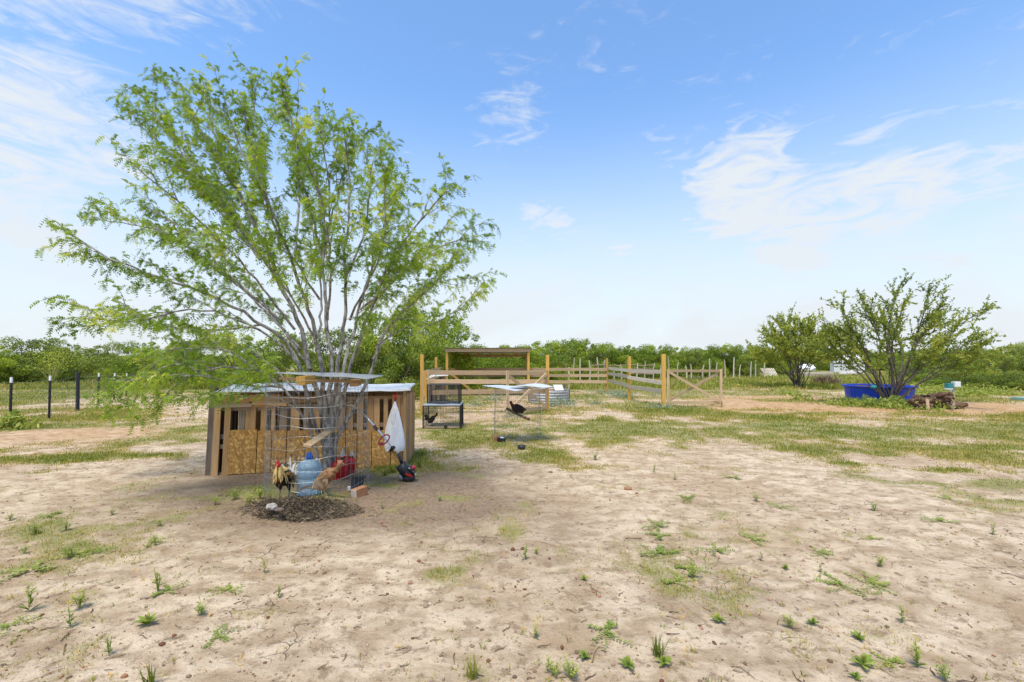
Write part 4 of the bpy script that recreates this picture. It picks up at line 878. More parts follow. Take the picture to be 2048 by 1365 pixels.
# dry roots and straw hanging over the dug bank
def straw_bank():
    rng = np.random.default_rng(4); n = 5200; a = np.clip(rng.normal(0, .27, n), -.62, .62); r = rng.uniform(.84, 1.10, n); x = CAGE.x+.18+np.sin(a)*r*1.02; y = CAGE.y-np.cos(a)*r
    z = gh(x, y)+rng.uniform(.0, .035, n)*sst(.8, .98, r); p = np.stack([x, y, z], 1)
    d = np.stack([rng.normal(size=n)*.7, -np.abs(rng.normal(size=n))*.35, -.55+rng.normal(size=n)*.55], 1); q = rng.random(n) < .35; d[q] = np.stack([rng.normal(size=q.sum()), rng.normal(size=q.sum()), rng.normal(size=q.sum())*.3+.1], 1)
    d = unit(d); L = rng.uniform(.03, .11, (n, 1)); s = unit(np.cross(d, rng.normal(size=(n, 3)))); w = rng.uniform(.0016, .0045, (n, 1)); mid = p+d*L*.5+rng.normal(size=(n, 3))*.006; end = p+d*L
    gm = lambda v: np.maximum(v[:, 2], gh(v[:, 0], v[:, 1])+.002); mid[:, 2] = gm(mid); end[:, 2] = gm(end)
    V = np.stack([p-s*w, p+s*w, mid+s*w, mid-s*w, end], 1); base = np.arange(n)[:, None]*5; Fc = np.concatenate([base+np.array([0, 1, 2]), base+np.array([0, 2, 3]), base+np.array([3, 2, 4])]); var = np.clip(rng.normal(.38, .24, n), 0, 1)
    o = link('dry_roots', np_mesh('dry_roots', V.reshape(-1, 3), Fc, M['straw'], {'var': np.repeat(var, 5)})); tag(o, 'tangle of dry roots and straw on the dug bank before the round cage', 'roots', None, 'stuff')
straw_bank()

# ------------------------------------------------------------------ string trimmer and bag
pe = GG(816, 963); st = thing('string_trimmer', pe, 'string trimmer standing on its black engine with shaft leaning on the tree', 'trimmer')
sh = [P(797, 908, 6.0), P(772, 879, 6.02), P(745, 848, 6.05), P(730, 832, 6.07), P(716, 819, 6.08)]
ec = pe+Vector((0, .02, .15))
m = MB(); m.ball(ec+Vector((.0, 0, -.03)), (.10, .095, .085), 14, 9, rot=(0, .5, 0)); m.box(ec+Vector((-.05, -.02, .01)), (.12, .13, .16), (0, R(-35), 0)); m.lathe([(.06, -.15), (.085, -.13), (.09, -.09), (.07, -.06)], ec, 14); m.build('engine_housing', M['blackplastic'], st, True)
MB().ball(ec+Vector((.075, -.03, .035)), (.035, .04, .03), 10, 7).build('starter_cover', M['redcord'], st, True)
MB().box(ec+Vector((.03, -.095, -.05)), (.09, .02, .02), (0, .4, 0)).build('trim_strip', M['red'], st)
MB().ball(ec+Vector((-.08, -.05, -.08)), (.045, .04, .045), 10, 7).build('fuel_tank', plain('smoky_plastic', (.20, .21, .22), .3), st, True)
m = MB()
for k in range(5): m.box(ec+Vector((.045+.012*k, -.07, .02-.012*k)), (.004, .06, .07), (0, R(-45), 0))
m.build('cooling_fins', M['tin_grey'], st)
MB().tube([ec+Vector((-.07, -.01, .05)), P(797, 908, 6.0)], [.026, .020], 10).build('grip', M['blackplastic'], st, True)
MB().tube(sh[:3]+[sh[3]], .0135, 10).build('shaft', M['alu'], st, True)
MB().ball(P(786, 896, 6.01), (.034, .032, .028), 10, 7).build('shaft_coupling', M['blackplastic'], st, True)
MB().tube([P(755, 861, 6.04), P(748, 852, 6.05)], .024, 10).build('clamp', M['dark_wood'], st, True)
MB().tube([sh[3], sh[4], P(704, 812, 6.12), P(690, 811, 6.2), P(672, 813, 6.28)], [.0125, .012, .0115, .011, .010], 8).build('curved_shaft', plain('worn_shaft', (.36, .30, .25), .5, .3), st, True)
hp = P(767, 884, 6.0); lp = []
for i in range(20):
    a = 2*math.pi*i/20; lp.append(hp+Vector((.055*math.cos(a)+.025, -.06+.05*math.cos(a), .035+.055*math.sin(a)+.03*math.cos(a))))
MB().tube(lp, .0095, 8, close=True).build('loop_handle', M['redcord'], st, True)
MB().tube([P(765, 886, 5.98), P(758, 890, 5.97)], [.017, .01], 8).build('handle_clamp', M['redcord'], st, True)
# plastic bag on a red strap
ub, vb = uv_of(791, 792); hk = cp(ub, vb, .075); bg = thing('plastic_bag', hk, 'white plastic bag hanging by a red strap from the coop wall', 'bag')
m = MB(); m.tube([hk+Vector((0, .05, .03)), hk+Vector((0, 0, .03)), hk+Vector((.002, -.005, -.03)), hk+Vector((-.003, -.008, -.085))], [.01, .014, .013, .008], 8, ovl=1.4); m.build('strap', M['red'], bg, True)
m = MB(); lev = [(.0, .008, .0), (.06, .030, .002), (.15, .062, .004), (.26, .095, .006), (.38, .125, .005), (.50, .152, .003), (.60, .168, .002), (.68, .170, .0), (.74, .168, .0), (.755, .155, .0)]
n = 28; i0 = 0
for (dz, hw, sx_) in lev:
    for j in range(n):
        a = 2*math.pi*j/n; fold = 1+.10*math.sin(5*a+dz*9)+.06*math.sin(11*a+dz*14); c = hk+Vector((.004-.02*dz, -.045-.02*dz, -.085-dz)); notch = .07*max(0, dz-.6)/.16*max(0, 1-abs(math.cos(a)+.15)*3.2)
        m.v.append(c+Vector((math.cos(a)*hw*(.97+.03*fold), math.sin(a)*hw*.42*fold, notch+(.05 if math.cos(a) < -.15 else 0)*max(0, dz-.5)*0)))
for i in range(len(lev)-1):
    for j in range(n): m.face([i*n+j, i*n+(j+1) % n, (i+1)*n+(j+1) % n, (i+1)*n+j][::-1])
m.face([(len(lev)-1)*n+j for j in range(n)]); bb_ = m.build('bag_body', M['bag'], bg, True)
m = MB(); c = hk+Vector((.0, -.105, -.31)); m.tube([c+Vector((.034*math.cos(2*math.pi*i/20), -.012-.03*(.5-.5*math.sin(2*math.pi*i/20)), .115*math.sin(2*math.pi*i/20))) for i in range(20)], .0045, 5, close=True); m.build('handle_rim', M['rail_grey'], bg, True)

# ------------------------------------------------------------------ stacked wire crates
def crate(loc, w, d, h, rz, label, top_solid, group=None):
    t = thing('wire_crate', loc, label, 'crate', None, rz); fr = .014
    m = MB(); cs = [(-w/2, 0), (w/2, 0), (w/2, d), (-w/2, d)]
    for z in (.012, h): 
        for k in range(4): a = cs[k]; b = cs[(k+1) % 4]; m.tube([(a[0], a[1], z), (b[0], b[1], z)], fr, 6)
    for a in cs: m.tube([(a[0], a[1], 0), (a[0], a[1], h)], fr, 6)
    m.build('frame', M['wire_dark'], t, local=True); m = MB(); nx_ = int(w/.036); nz_ = int(h/.036) if not top_solid else int(h/.075); nd = int(d/.05)
    for y in (0, d):
        for i in range(1, nx_): x = -w/2+w*i/nx_; m.tube([(x, y, .01), (x, y, h)], .0030, 3)
        for i in range(1, nz_+1): z = h*i/(nz_+1); m.tube([(-w/2, y, z), (w/2, y, z)], .0026, 3)
    for x in (-w/2, w/2):
        for i in range(1, nd): y = d*i/nd; m.tube([(x, y, .01), (x, y, h)], .0030, 3)
        for i in range(1, 6): z = h*i/6; m.tube([(x, 0, z), (x, d, z)], .0018, 3)
    m.build('wire_mesh', M['wire_dark'], t, local=True)
    MB().box((0, d/2, .02), (w-.03, d-.03, .016)).build('floor_tray', M['rail'] if top_solid else M['blackplastic'], t, local=True)
    if top_solid:
        g = [[Vector((-w/2-.005+(w+.01)*i/8, -.01+(d+.02)*j/3, h+.026+.008*math.sin(i*1.3)*math.sin(j*1.1))) for j in range(4)] for i in range(9)]; m = MB(); m.slab(g, .016); m.build('top_panel', plain('grey_blue_panel', (.30, .34, .37), .5), t, local=True)
        m = MB(); m.box((w*.12, -.03, .055), (.07, .05, .06)); m.build('latch_box', M['blackplastic'], t, local=True)
        m = MB(); m.tube([(w/2+.012, 0, .0), (w/2+.012, 0, h)], .022, 6); m.build('corner_cover', M['blackplastic'], t, local=True)
    return t
pc = GG(883, 858); crate(pc, .86, .78, .53, R(1), 'larger black wire crate with solid top standing on the grass by the pen post', True)
crate(pc+Vector((.0, .26, .553)), .75, .48, .46, R(0), 'smaller black wire crate sitting on top of the other crate', False)
bird('hen', pc+Vector((-.29, .30, .03)), R(-18), 'small dark brown chicken standing inside the lower wire crate', R(25), .20, .058, [(.10, 0, .22)], (.135, 0, .265), tl, col_black, face=(.16, .02, .015), comb=.006, bodyz=.14, scale=1.05)

# ------------------------------------------------------------------ second wire cage with tin covers
c2 = G(1035, 878); cg2 = thing('wire_cage', Vector((c2.x, c2.y, 0)), 'fine wire cage with white tin covers standing in the open yard', 'cage')
c2z = 1.055; wire_cyl(cg2, Vector((c2.x, c2.y, 0)), .47, .01, c2z, 72, [.015+.082*i for i in range(13)]+[c2z], .0011, M['wire'], .03)
m = MB(); q = P(990, 880, c2.y-.15); m.tube([(q.x, q.y, 0), (q.x, q.y, c2z)], .006, 5); m.build('stake', M['tin_grey'], cg2)
def warped(corners, lift, label, t=.004, mat=None):
    g = []
    for i in range(11):
        f = i/10; row = []
        for j in range(6):
            h = j/5; p = (corners[0]*(1-f)+corners[1]*f)*(1-h)+(corners[3]*(1-f)+corners[2]*f)*h; p = p.copy(); p.z += lift(f, h); row.append(p)
        g.append(row)
    m = MB(); m.slab(g, t); o = m.build('tin_sheet', mat or M['tin'], smooth=False); return tag(o, label, 'sheet')
z0 = c2z+.008
def zz(p, z): p = p.copy(); p.z = z; return p
warped([zz(P(964, 771, 9.0), z0+.045), zz(P(1030, 778, 8.35), z0-.02), zz(P(1070, 770, 9.2), z0+.006), zz(P(1000, 768, 9.55), z0+.02)], lambda f, h: .01*math.sin(3*f+2*h), 'pale tin sheet drooping at its front corner on the fine wire cage')
warped([zz(P(1015, 771, 8.75), z0+.026), zz(P(1085, 773, 8.6), z0+.02), zz(P(1108, 771.5, 9.0), z0+.012), zz(P(1060, 766, 9.5), z0+.05)], lambda f, h: .03*math.sin(math.pi*f)+.008, 'pale tin sheet bowed upward on the fine wire cage', .004)
m = MB(); a = P(1014, 818, 9.25); b_ = P(1058, 839, 8.5); m.tube([a, a.lerp(b_, .5)+Vector((0, 0, -.008)), b_], [.028, .026, .026], 9); o = m.build('perch_log', M['log']); tag(o, 'short log perch slung through the fine wire cage under a black hen', 'log')
pp_ = a.lerp(b_, .55)
bird('hen', Vector((pp_.x, pp_.y, pp_.z-.012)), R(186), 'black hen with raised tail perched on the log in the fine wire cage', R(6), .27, .085, [(.125, 0, .185)], (.155, 0, .245), tl, col_black, face=(.16, .02, .015), comb=.006, bodyz=.125, scale=.98)
pk = GG(991, 883); m = MB(); m.box(pk+Vector((0, 0, .05)), (.09, .10, .11), (0, R(8), R(20))); o = m.build('brown_block', M['brick']); tag(o, 'small brown block at the foot of the fine wire cage', 'block')
pk2 = GG(1000, 884); t = thing('black_feeder', pk2, 'low black feeder tray beside the brown block', 'feeder'); m = MB(); m.box(pk2+Vector((.03, -.02, .04)), (.15, .09, .08), (R(5), R(6), R(-20))); m.build('body', M['blackplastic'], t); m = MB(); m.box(pk2+Vector((.04, -.02, .085)), (.07, .05, .012), (R(5), R(6), R(-20))); m.build('label_plate', M['tin'], t)
pk = GG(1043, 899); m = MB(); m.lathe([(.055, 0), (.068, .01), (.072, .07), (.064, .07), (.05, .02)], pk, 20); o = m.build('black_bowl', M['blackplastic'], smooth=True); tag(o, 'round black rubber bowl on the grass before the fine wire cage', 'bowl')

# ------------------------------------------------------------------ board pen: posts, rails, gates
def pen_post(px, ytop, ybot, parent, w=.10, mat='post', dz=0):
    p = G(px, ybot); z = EYE-(ytop-HY)/F*p.y; m = MB(); m.beam((p.x, p.y, -.05), (p.x+random.uniform(-.01, .01), p.y, z), w, w, (0, -1, 0), jit=.003); m.build('post', M[mat], parent); return p
def rails(parent, a, b, zs, h=.135, off=-.066, mat='rail', t=.028, sag=0.):
    a = Vector((a.x, a.y, 0)); b = Vector((b.x, b.y, 0)); d = (b-a).normalized(); n_ = Vector((d.y, -d.x, 0))
    if n_.y > 0: n_ = -n_
    for (z0_, z1_) in zs: m = MB(); m.beam(a+n_*-off+Vector((0, 0, z0_)), b+n_*-off+Vector((0, 0, z1_)), h, t, n_, jit=.004); m.build('rail', M[mat], parent)
pp1 = G(844, 828); pp3 = G(1095, 824)
ff = thing('board_fence', pp1.lerp(pp3, .5), 'front board fence with three rails between yellow posts behind the wire crates', 'fence')
pen_post(844, 709, 828, ff); pen_post(1095, 710, 824, ff)
rails(ff, Vector((pp1.x+.12, pp1.y, 0)), pp3, [(1.245, 1.225), (.965, .955), (.65, .655)])
for i, (px, z0_, z1_, w_, dd) in enumerate([(848.5, .52, 1.30, .05, -.16), (852, .40, 1.31, .035, -.19), (856.5, .34, 1.31, .055, -.22), (846, .05, 1.28, .05, -.12)]):
    d_ = pp1.y+dd; x = (px-CX)/F*d_; m = MB(); m.beam((x, d_, z0_), (x, d_, z1_), w_, .03, (0, -1, 0), jit=.002); m.build('upright_slat', M['post'] if i < 2 else M['rail'], ff)
pp2 = G(872, 801); lf = thing('board_fence', pp2, 'left side board fence running back from the crates to the shelter', 'fence'); pen_post(872, 714.5, 801, lf)
lb = Vector((-3.45, 23.2, 0)); m = MB(); m.beam((lb.x, lb.y, -.05), (lb.x, lb.y, 1.75), .1, .1, (0, -1, 0)); m.build('post', M['post'], lf)
rails(lf, pp1, pp2, [(1.24, 1.24), (.95, .95), (.64, .64)], off=.066); rails(lf, pp2, lb, [(1.24, 1.24), (.95, .95), (.64, .64)], off=.066)
pp4 = G(1213.6, 785); pp5 = G(1258.7, 801); pp6 = G(1327, 814.5)
rf = thing('board_fence', pp5, 'right side board fence of grey sagging rails on three yellow posts', 'fence')
pen_post(1213.6, 717, 785, rf); pen_post(1258.7, 713, 801, rf); pen_post(1327, 709, 814.5, rf, .125)
rails(rf, pp4, pp5, [(1.22, 1.20), (.95, .93), (.60, .56)], mat='rail_grey', off=-.07); rails(rf, pp5, pp6, [(1.20, 1.22), (.93, .84), (.56, .55)], mat='rail_grey', off=-.07)
bk = thing('board_fence', (.7, 23.3, 0), 'back board fence of brown rails across the far side of the pen', 'fence')
xs = [lb.x, -1.3, .8, 2.9, pp4.x]
for a, b in zip(xs[:-1], xs[1:]): rails(bk, Vector((a+.005, 23.2+(pp4.y-23.2)*(a-xs[0])/(xs[-1]-xs[0]), 0)), Vector((b-.005, 23.2+(pp4.y-23.2)*(b-xs[0])/(xs[-1]-xs[0]), 0)), [(1.17, 1.16), (.86, .85), (.55, .53)], .15, mat='rail', off=-.07)
for x in xs[1:-1]: m = MB(); m.beam((x, 23.28, -.05), (x, 23.28, 1.26), .09, .09, (0, -1, 0)); m.build('post', M['rail_grey'], bk)
def gate(h0, e0, label, name='pen_gate'):
    h0 = Vector((h0.x, h0.y, 0)); e0 = Vector((e0.x, e0.y, 0)); d = (e0-h0).normalized(); n_ = Vector((d.y, -d.x, 0)); n_ = n_ if n_.y < 0 else -n_
    t = thing(name, h0, label, 'gate'); zb, zt = .16, 1.27; s = .085; Lg = (e0-h0).length
    def bar(u0, z0_, u1, z1_, off, nm, w=s, mat='rail'): m = MB(); m.beam(h0+d*u0+n_*off+Vector((0, 0, z0_)), h0+d*u1+n_*off+Vector((0, 0, z1_)), w, .036, n_, jit=.003); m.build(nm, M[mat], t)
    bar(.06, zb-.06, .06, zt+.03, 0, 'stile'); bar(Lg-.045, zb-.07, Lg-.045, zt+.05, 0, 'stile')
    bar(.105, zt-.02, Lg-.09, zt-.02, 0, 'gate_rail'); bar(.105, zb, Lg-.09, zb, 0, 'gate_rail')
    bar(.11, zb+.06, Lg-.12, zt-.09, .020-.058, 'brace'); bar(.11, zt-.07, Lg-.12, zb+.05, .039, 'brace')
    return t
g2e = G(1450, 816)
gate(Vector((pp6.x+.09, pp6.y-.02, 0)), Vector((g2e.x, pp6.y-.05, 0)), 'wooden X-braced gate hung on the thick yellow post of the sagging fence')
m = MB(); q = Vector((g2e.x-.03, pp6.y-.1, 0)); m.tube([q, q+Vector((-.01, 0, .2))], .012, 6); o = m.build('gate_stake', M['steelpost']); tag(o, 'thin dark stake at the free end of the X-braced gate', 'stake')
gate(Vector((pp3.x, pp3.y-.14, 0)), Vector((-.16, 12.95, 0)), 'wooden X-braced gate swung open behind the fine wire cage')
# roofed shelter at the back of the pen
sc_ = Vector(((977-CX)/F*20.4, 20.4, 0)); sl_ = thing('shelter', sc_+Vector((0, 1, 0)), 'open timber shelter with flat roof behind the pen rails', 'shelter')
fx0 = (894-CX)/F*20.4; fx1 = (1057-CX)/F*20.4; zf = EYE-(698-HY)/F*20.4; zbk = 1.93; yb = 22.9
for (x, y, z) in [(fx0, 20.4, zf-.03), (fx1, 20.4, zf-.03), (fx0+.10, yb, zbk-.03), (fx1+.02, yb, zbk-.03)]: m = MB(); m.beam((x, y, -.05), (x, y, z), .105, .105, (0, -1, 0), jit=.002); m.build('post', M['post'], sl_)
m = MB(); m.beam((fx0-.07, 20.33, zf-.07), (fx1+.07, 20.33, zf-.07), .15, .036, (0, -1, 0)); m.build('fascia_board', M['rail'], sl_)
m = MB(); m.beam((fx0-.05, yb+.07, zbk-.07), (fx1+.07, yb+.07, zbk-.07), .15, .036, (0, -1, 0)); m.build('fascia_board', M['rail'], sl_)
for i in range(7): x = fx0+(fx1-fx0)*i/6; m = MB(); m.beam((x, 20.37, zf-.04), (x, yb, zbk-.04), .04, .12, (0, 0, 1)); m.build('rafter', M['new_wood'], sl_)
for i in range(5):
    x0_ = fx0-.1+(fx1-fx0+.2)*i/5; g = [[Vector((x0_+(fx1-fx0+.2)/5*k/6*1.03, 20.22+(yb+.2-20.22)*j/2, zf+.035+(zbk-zf)*j/2+.008*(k % 2)+.004*(i % 2))) for j in range(3)] for k in range(7)]; m = MB(); m.slab(g, .003); m.build('roof_sheet', M['tin_grey'], sl_)
m = MB(); m.beam(P(902, 748, 20.45), P(942, 781, 20.45), .09, .036, (0, -1, 0)); m.build('brace', M['new_wood'], sl_)
# white sheets stacked on blocks behind the left rails
for k, (px0, px1, y, d) in enumerate([(858, 872, 757, 17.3), (862, 892, 754, 17.8)]):
    p = P(px0, y, d); q = P(px1, y-2, d+.3); t = thing('white_sheet_stack', (p+q)/2*Vector((1, 1, 0)).length*0+Vector(((p.x+q.x)/2, d, 0)), ['short white panel leaning on dark blocks inside the pen', 'longer white panel lying on dark blocks inside the pen'][k], 'panel')
    m = MB(); m.beam(p, q, .12, .5, (0, -1, .25)); m.build('panel', M['white_panel'], t); zc = min(p.z, q.z)-.05
    for f in (.2, .8): c = p.lerp(q, f); m = MB(); m.box((c.x, d+.12, zc/2), (.2, .3, zc)); m.build('block', M['dark_wood'], t)

# corrugated ring bed
cr = G(1098, 800); cr = Vector(((1098-CX)/F*17.6, 17.6, 0)); rb_ = thing('corrugated_ring', cr, 'round corrugated metal ring bed filled with soil and scraps inside the pen', 'raised bed')
prof = [(.76+.012*math.sin(i*math.pi/2.0), .50*i/20) for i in range(21)]+[(.745+.012*math.sin(i*math.pi/2.0), .50*i/20) for i in range(20, -1, -1)]
MB().lathe(prof, cr, 40, capb=False, capt=False).build('metal_ring', M['tin_grey'], rb_)
MB().lathe([(.74, .30), (.5, .40), (.25, .47), (.02, .50)], cr, 24, capb=False, fn=lambda a, z: 1+.0*z).build('soil', M['redsoil'], rb_, True)
for a in (math.pi*1.02, -.02): q = cr+Vector((math.cos(a)*.785, math.sin(a)*.785, 0)); m = MB(); m.beam(q, q+Vector((0, 0, .52)), .03, .03, (0, -1, 0)); m.build('stake', M['dark_wood'], rb_)
q = P(1121, 783, 17.35); m = MB(); g = [[Vector((q.x-.17+.34*i/12+.10*(j/3)*-1, q.y+.12*j/3, q.z-.06+.30*j/3+.012*(i % 2))) for j in range(4)] for i in range(13)]; m.slab(g, .004); o = m.build('striped_tin_scrap', M['white_panel']); tag(o, 'white ribbed tin scrap leaning out of the corrugated ring', 'tin scrap')
q = P(1128, 770, 17.5); m = MB(); m.tube([q+Vector((-.12, .0, -.32)), q+Vector((.05, 0, .03))], .035, 6); o = m.build('wood_stub', M['dark_wood']); tag(o, 'dark wood stub sticking up from the corrugated ring', 'stick')

# ------------------------------------------------------------------ field fence on the left
fl = [(20, 853, 755, 1), (98, 838, 752, 1), (155, 822, 745, 2), (196, 809, 746.5, 1), (228, 801, 746.5, 1), (252, 793, 747, 1)]
fr_ = G(98, 838); fw = thing('field_fence', fr_, 'wire field fence on dark steel posts with white tips beyond the dirt', 'fence'); ends = []
for (px, yb_, yt, k) in fl:
    p = G(px, yb_); z = EYE-(yt-HY)/F*p.y; ends.append((p, z)); m = MB(); lean_ = Vector((.035 if k == 1 else .01, 0, 0))
    if k == 1:
        m.beam((p.x, p.y, -.05), Vector((p.x, p.y, z-.13))+lean_*.9, .045, .03, (0, -1, 0))
        for i in range(20): zz_ = .05+i*(z-.2)/20; m.box(Vector((p.x, p.y-.02, zz_))+lean_*(zz_/z), (.035, .014, .018))
        o = m.build('post', M['steelpost'], fw); m2 = MB(); m2.beam(Vector((p.x, p.y, z-.13))+lean_*.9, Vector((p.x, p.y, z))+lean_, .046, .032, (0, -1, 0)); m2.build('white_tip', M['whitepaint'], o)
    else: m.tube([(p.x, p.y, -.05), Vector((p.x, p.y, z))+lean_], .05, 10); m.build('post', M['steelpost'], fw)
p_, z_ = ends[0]; p2_, _ = ends[1]; ends.insert(0, (p_+(p_-p2_)*1.2, z_)); ends.append((ends[-1][0]+(ends[-1][0]-ends[-2][0])*3, ends[-1][1]))
m = MB(); m2 = MB()
for (a, za), (b, zb_) in zip(ends[:-1], ends[1:]):
    for z in (.08, .2, .33, .48, .64, .8, .95): m.tube([(a.x, a.y-.03, z), ((a.x+b.x)/2, (a.y+b.y)/2-.03, z-.008), (b.x, b.y-.03, z)], .0022, 3)
    m.tube([(a.x, a.y-.03, za-.12), ((a.x+b.x)/2, (a.y+b.y)/2-.03, 1.03), (b.x, b.y-.03, zb_-.12)], .0025, 3)
    L_ = (b-a).length; n_ = int(L_/.15)
    for i in range(n_): q = a.lerp(b, (i+.5)/n_); m2.tube([(q.x, q.y-.03, .08), (q.x, q.y-.03, .95)], .0017, 3)
m.build('line_wires', M['wire'], fw); m2.build('stay_wires', M['wire'], fw)

# ------------------------------------------------------------------ stock tank, logs, stones and box at the right
tk = Vector(((1757-CX)/F*17.9, 17.9, 0)); st_ = thing('stock_tank', tk, 'round bright blue plastic stock tank behind the open mesquite', 'stock tank')
Ht = .64; rib = lambda a, z: 1+(.012 if (math.cos(a*14) > .86) else 0)
MB().lathe([(1.14, .0), (1.17, .02), (1.21, .30), (1.245, Ht-.06)], tk, 112, .90, .85, capt=False, fn=rib).build('tank_wall', M['bluetank'], st_)
MB().lathe([(1.25, Ht-.065), (1.33, Ht-.06), (1.345, Ht-.03), (1.33, Ht), (1.22, Ht), (1.20, Ht-.03)], tk, 56, .90, .85, capb=False, capt=False).build('rim', M['bluetank'], st_, True)
MB().lathe([(1.20, Ht-.03), (1.14, .10), (1.10, .06)], tk, 56, .90, .85, capb=False).build('inner_wall', M['bluetank'], st_, True)
p = P(1738, 776, 16.82); m = MB(); m.beam(P(1712, 776, 16.85), P(1740, 777.5, 16.8), .035, .035); o = m.build('rusty_bar', M['brick']); tag(o, 'rusty bar resting on the rim of the blue stock tank', 'bar'); o.location.z = Ht+.004; 
p = P(1747, 776, 16.7); p.z = Ht-.05; m = MB(); m.lathe([(.10, 0), (.11, .02), (.10, .10), (.05, .12)], p, 14); o = m.build('float_valve', M['teal'], smooth=True); tag(o, 'teal float valve clipped on the blue tank rim', 'valve')
rk = random.Random(12)
lg = [(1826, 815, 1850, 816, .10), (1822, 806, 1846, 801, .09), (1843, 820, 1872, 822, .10), (1900, 823, 1932, 818, .11), (1838, 803, 1868, 800, .10), (1832, 812, 1866, 808, .11), (1836, 808, 1872, 803, .09), (1850, 816, 1896, 812, .12), (1862, 814, 1900, 806, .11), (1858, 808, 1902, 800, .09), (1866, 806, 1904, 799, .08), (1870, 818, 1914, 817, .11), (1890, 820, 1926, 815, .12), (1884, 810, 1906, 803, .07), (1830, 804, 1850, 796, .08), (1846, 809, 1880, 812, .10)]
for i, (x0, y0, x1, y1, r) in enumerate(lg):
    d = 15.0+.10*(i % 4); lvl = 0 if i in (0, 2, 3, 5, 7, 11, 12) else (.17 if i in (1, 4, 6, 8, 15) else .31); a = P(x0, y0, d); b = P(x1, y1, d+rk.uniform(-.6, .5)); a.z = lvl+r*.9; b.z = lvl+r*.9+rk.uniform(-.04, .14)*(1 if lvl else .3); mid = a.lerp(b, .5)+Vector((rk.uniform(-.05, .05), rk.uniform(-.05, .05), rk.uniform(-.02, .03)))
    m = MB(); pts = smooth_path([a, a.lerp(mid, .6), mid, mid.lerp(b, .5), b], .1, .012); m.tube(pts, [r*(1-.35*k/len(pts))*rk.uniform(.82, 1.15) for k in range(len(pts))], 9); o = m.build('log', M['log'])
    tag(o, 'knotty brown log in the heap beside the open mesquite', 'log', 'logs heaped by the open mesquite')
m = MB(); a = P(1856, 822, 14.6); a.z = .0; m.beam(a, a+Vector((.14, .18, .36)), .09, .03, (0, -1, .2)); o = m.build('leaning_board', M['rail']); tag(o, 'pale board leaning on the log heap', 'board')
m = MB(); a = P(1905, 820, 14.5); a.z = .07; m.tube([a, a+Vector((.03, 0, .10)), a+Vector((.10, .05, .18)), a+Vector((.07, .1, .30))], [.05, .045, .035, .02], 8); o = m.build('pale_branch', M['pallet_grey']); tag(o, 'crooked pale branch at the end of the log heap', 'branch')
rock(1778, 812, (.33, .2, .14), 'large pale stone at the foot of the open mesquite', M['stone'], seed=11); rock(1806, 806, (.22, .16, .12), 'smaller pale stone at the foot of the open mesquite', M['stone'], seed=14)
ub_ = G(1905, 795); t = thing('utility_pedestal', ub_, 'white and teal utility boxes on short posts beyond the log heap', 'utility box')
MB().beam((ub_.x+.05, ub_.y, -.05), (ub_.x+.05, ub_.y, .62), .09, .06, (0, -1, 0)).build('post', M['rail_grey'], t); MB().beam((ub_.x-.09, ub_.y, -.05), (ub_.x-.09, ub_.y, .50), .05, .05, (0, -1, 0)).build('post', M['whitepaint'], t)
q = P(1911, 769, ub_.y); MB().box(q+Vector((0, -.02, 0)), (.27, .16, .24)).build('white_box', M['whitepaint'], t); MB().box(q+Vector((.0, -.105, .0)), (.22, .012, .19)).build('box_door', M['white_panel'], t)
q = P(1898, 771, ub_.y); MB().box(q+Vector((-.04, -.03, -.01)), (.22, .18, .2)).build('teal_box', M['teal'], t); MB().box(q+Vector((-.05, -.03, -.15)), (.24, .16, .06)).build('tray', M['whitepaint'], t)
tp = G(2046, 801); m = MB(); m.box(tp+Vector((.1, 0, .05)), (.7, .5, .10)); m.box(tp+Vector((.1, 0, .105)), (.62, .42, .03)); o = m.build('ground_lid', M['tealpale']); tag(o, 'pale green lid set in the ground beside the track', 'lid')

# ------------------------------------------------------------------ far yard: shed, lumber, pallet, tarp, old posts
ds = 60; shd = Vector(((1694-CX)/F*ds, ds, 0)); sd = thing('storage_shed', shd, 'small white barn-roofed storage shed behind the mesquites', 'shed', None, R(-24))
w_, l_, h1, h2, h3 = 2.2, 3.3, 1.35, 2.0, 2.3
m = MB(); out = [(-w_/2, 0), (w_/2, 0), (w_/2, h1), (w_*.32, h2), (0, h3), (-w_*.32, h2), (-w_/2, h1)]
for y in (-l_/2, l_/2):
    for (a, b) in out: m.v.append(Vector((y, a, b)))
k = len(out); m.face(list(range(k))); m.face(list(range(k, 2*k))[::-1])
for i in range(k): m.face([i, i+k, (i+1) % k+k, (i+1) % k])
m.build('walls', M['shedwhite'], sd, local=True)
rp = [(-w_/2-.08, h1-.05), (-w_*.33, h2+.03), (0, h3+.04), (w_*.33, h2+.03), (w_/2+.08, h1-.05)]
for i in range(4):
    a, b = rp[i], rp[i+1]; m = MB(); mx = Vector((0, (a[0]+b[0])/2, (a[1]+b[1])/2+.02)); L_ = math.hypot(b[0]-a[0], b[1]-a[1]); ang = math.atan2(b[1]-a[1], b[0]-a[0]); m.box(mx, (l_+.2, L_, .03), (ang, 0, 0)); m.build('roof_panel', M['shedwhite'] if i < 2 else M['shedroof'], sd, local=True)
m = MB(); m.box((l_/2+.015, 0, .85), (.03, 1.1, 1.6)); m.build('door', M['whitepaint'], sd, local=True)
ORG_far = []
t = thing('leaning_pallet', G(1540, 753.5), 'pale slatted panel leaning on the lumber pile by the mesquites', 'pallet'); dP = G(1540, 753.5).y
for i in range(8): a = P(1534+i*3.1, 753, dP-.3); b = P(1521+i*3.6, 737, dP+.4); m = MB(); m.beam(a, b, .10, .03, (0, -1, .5)); m.build('slat', M['rail_grey'], t)
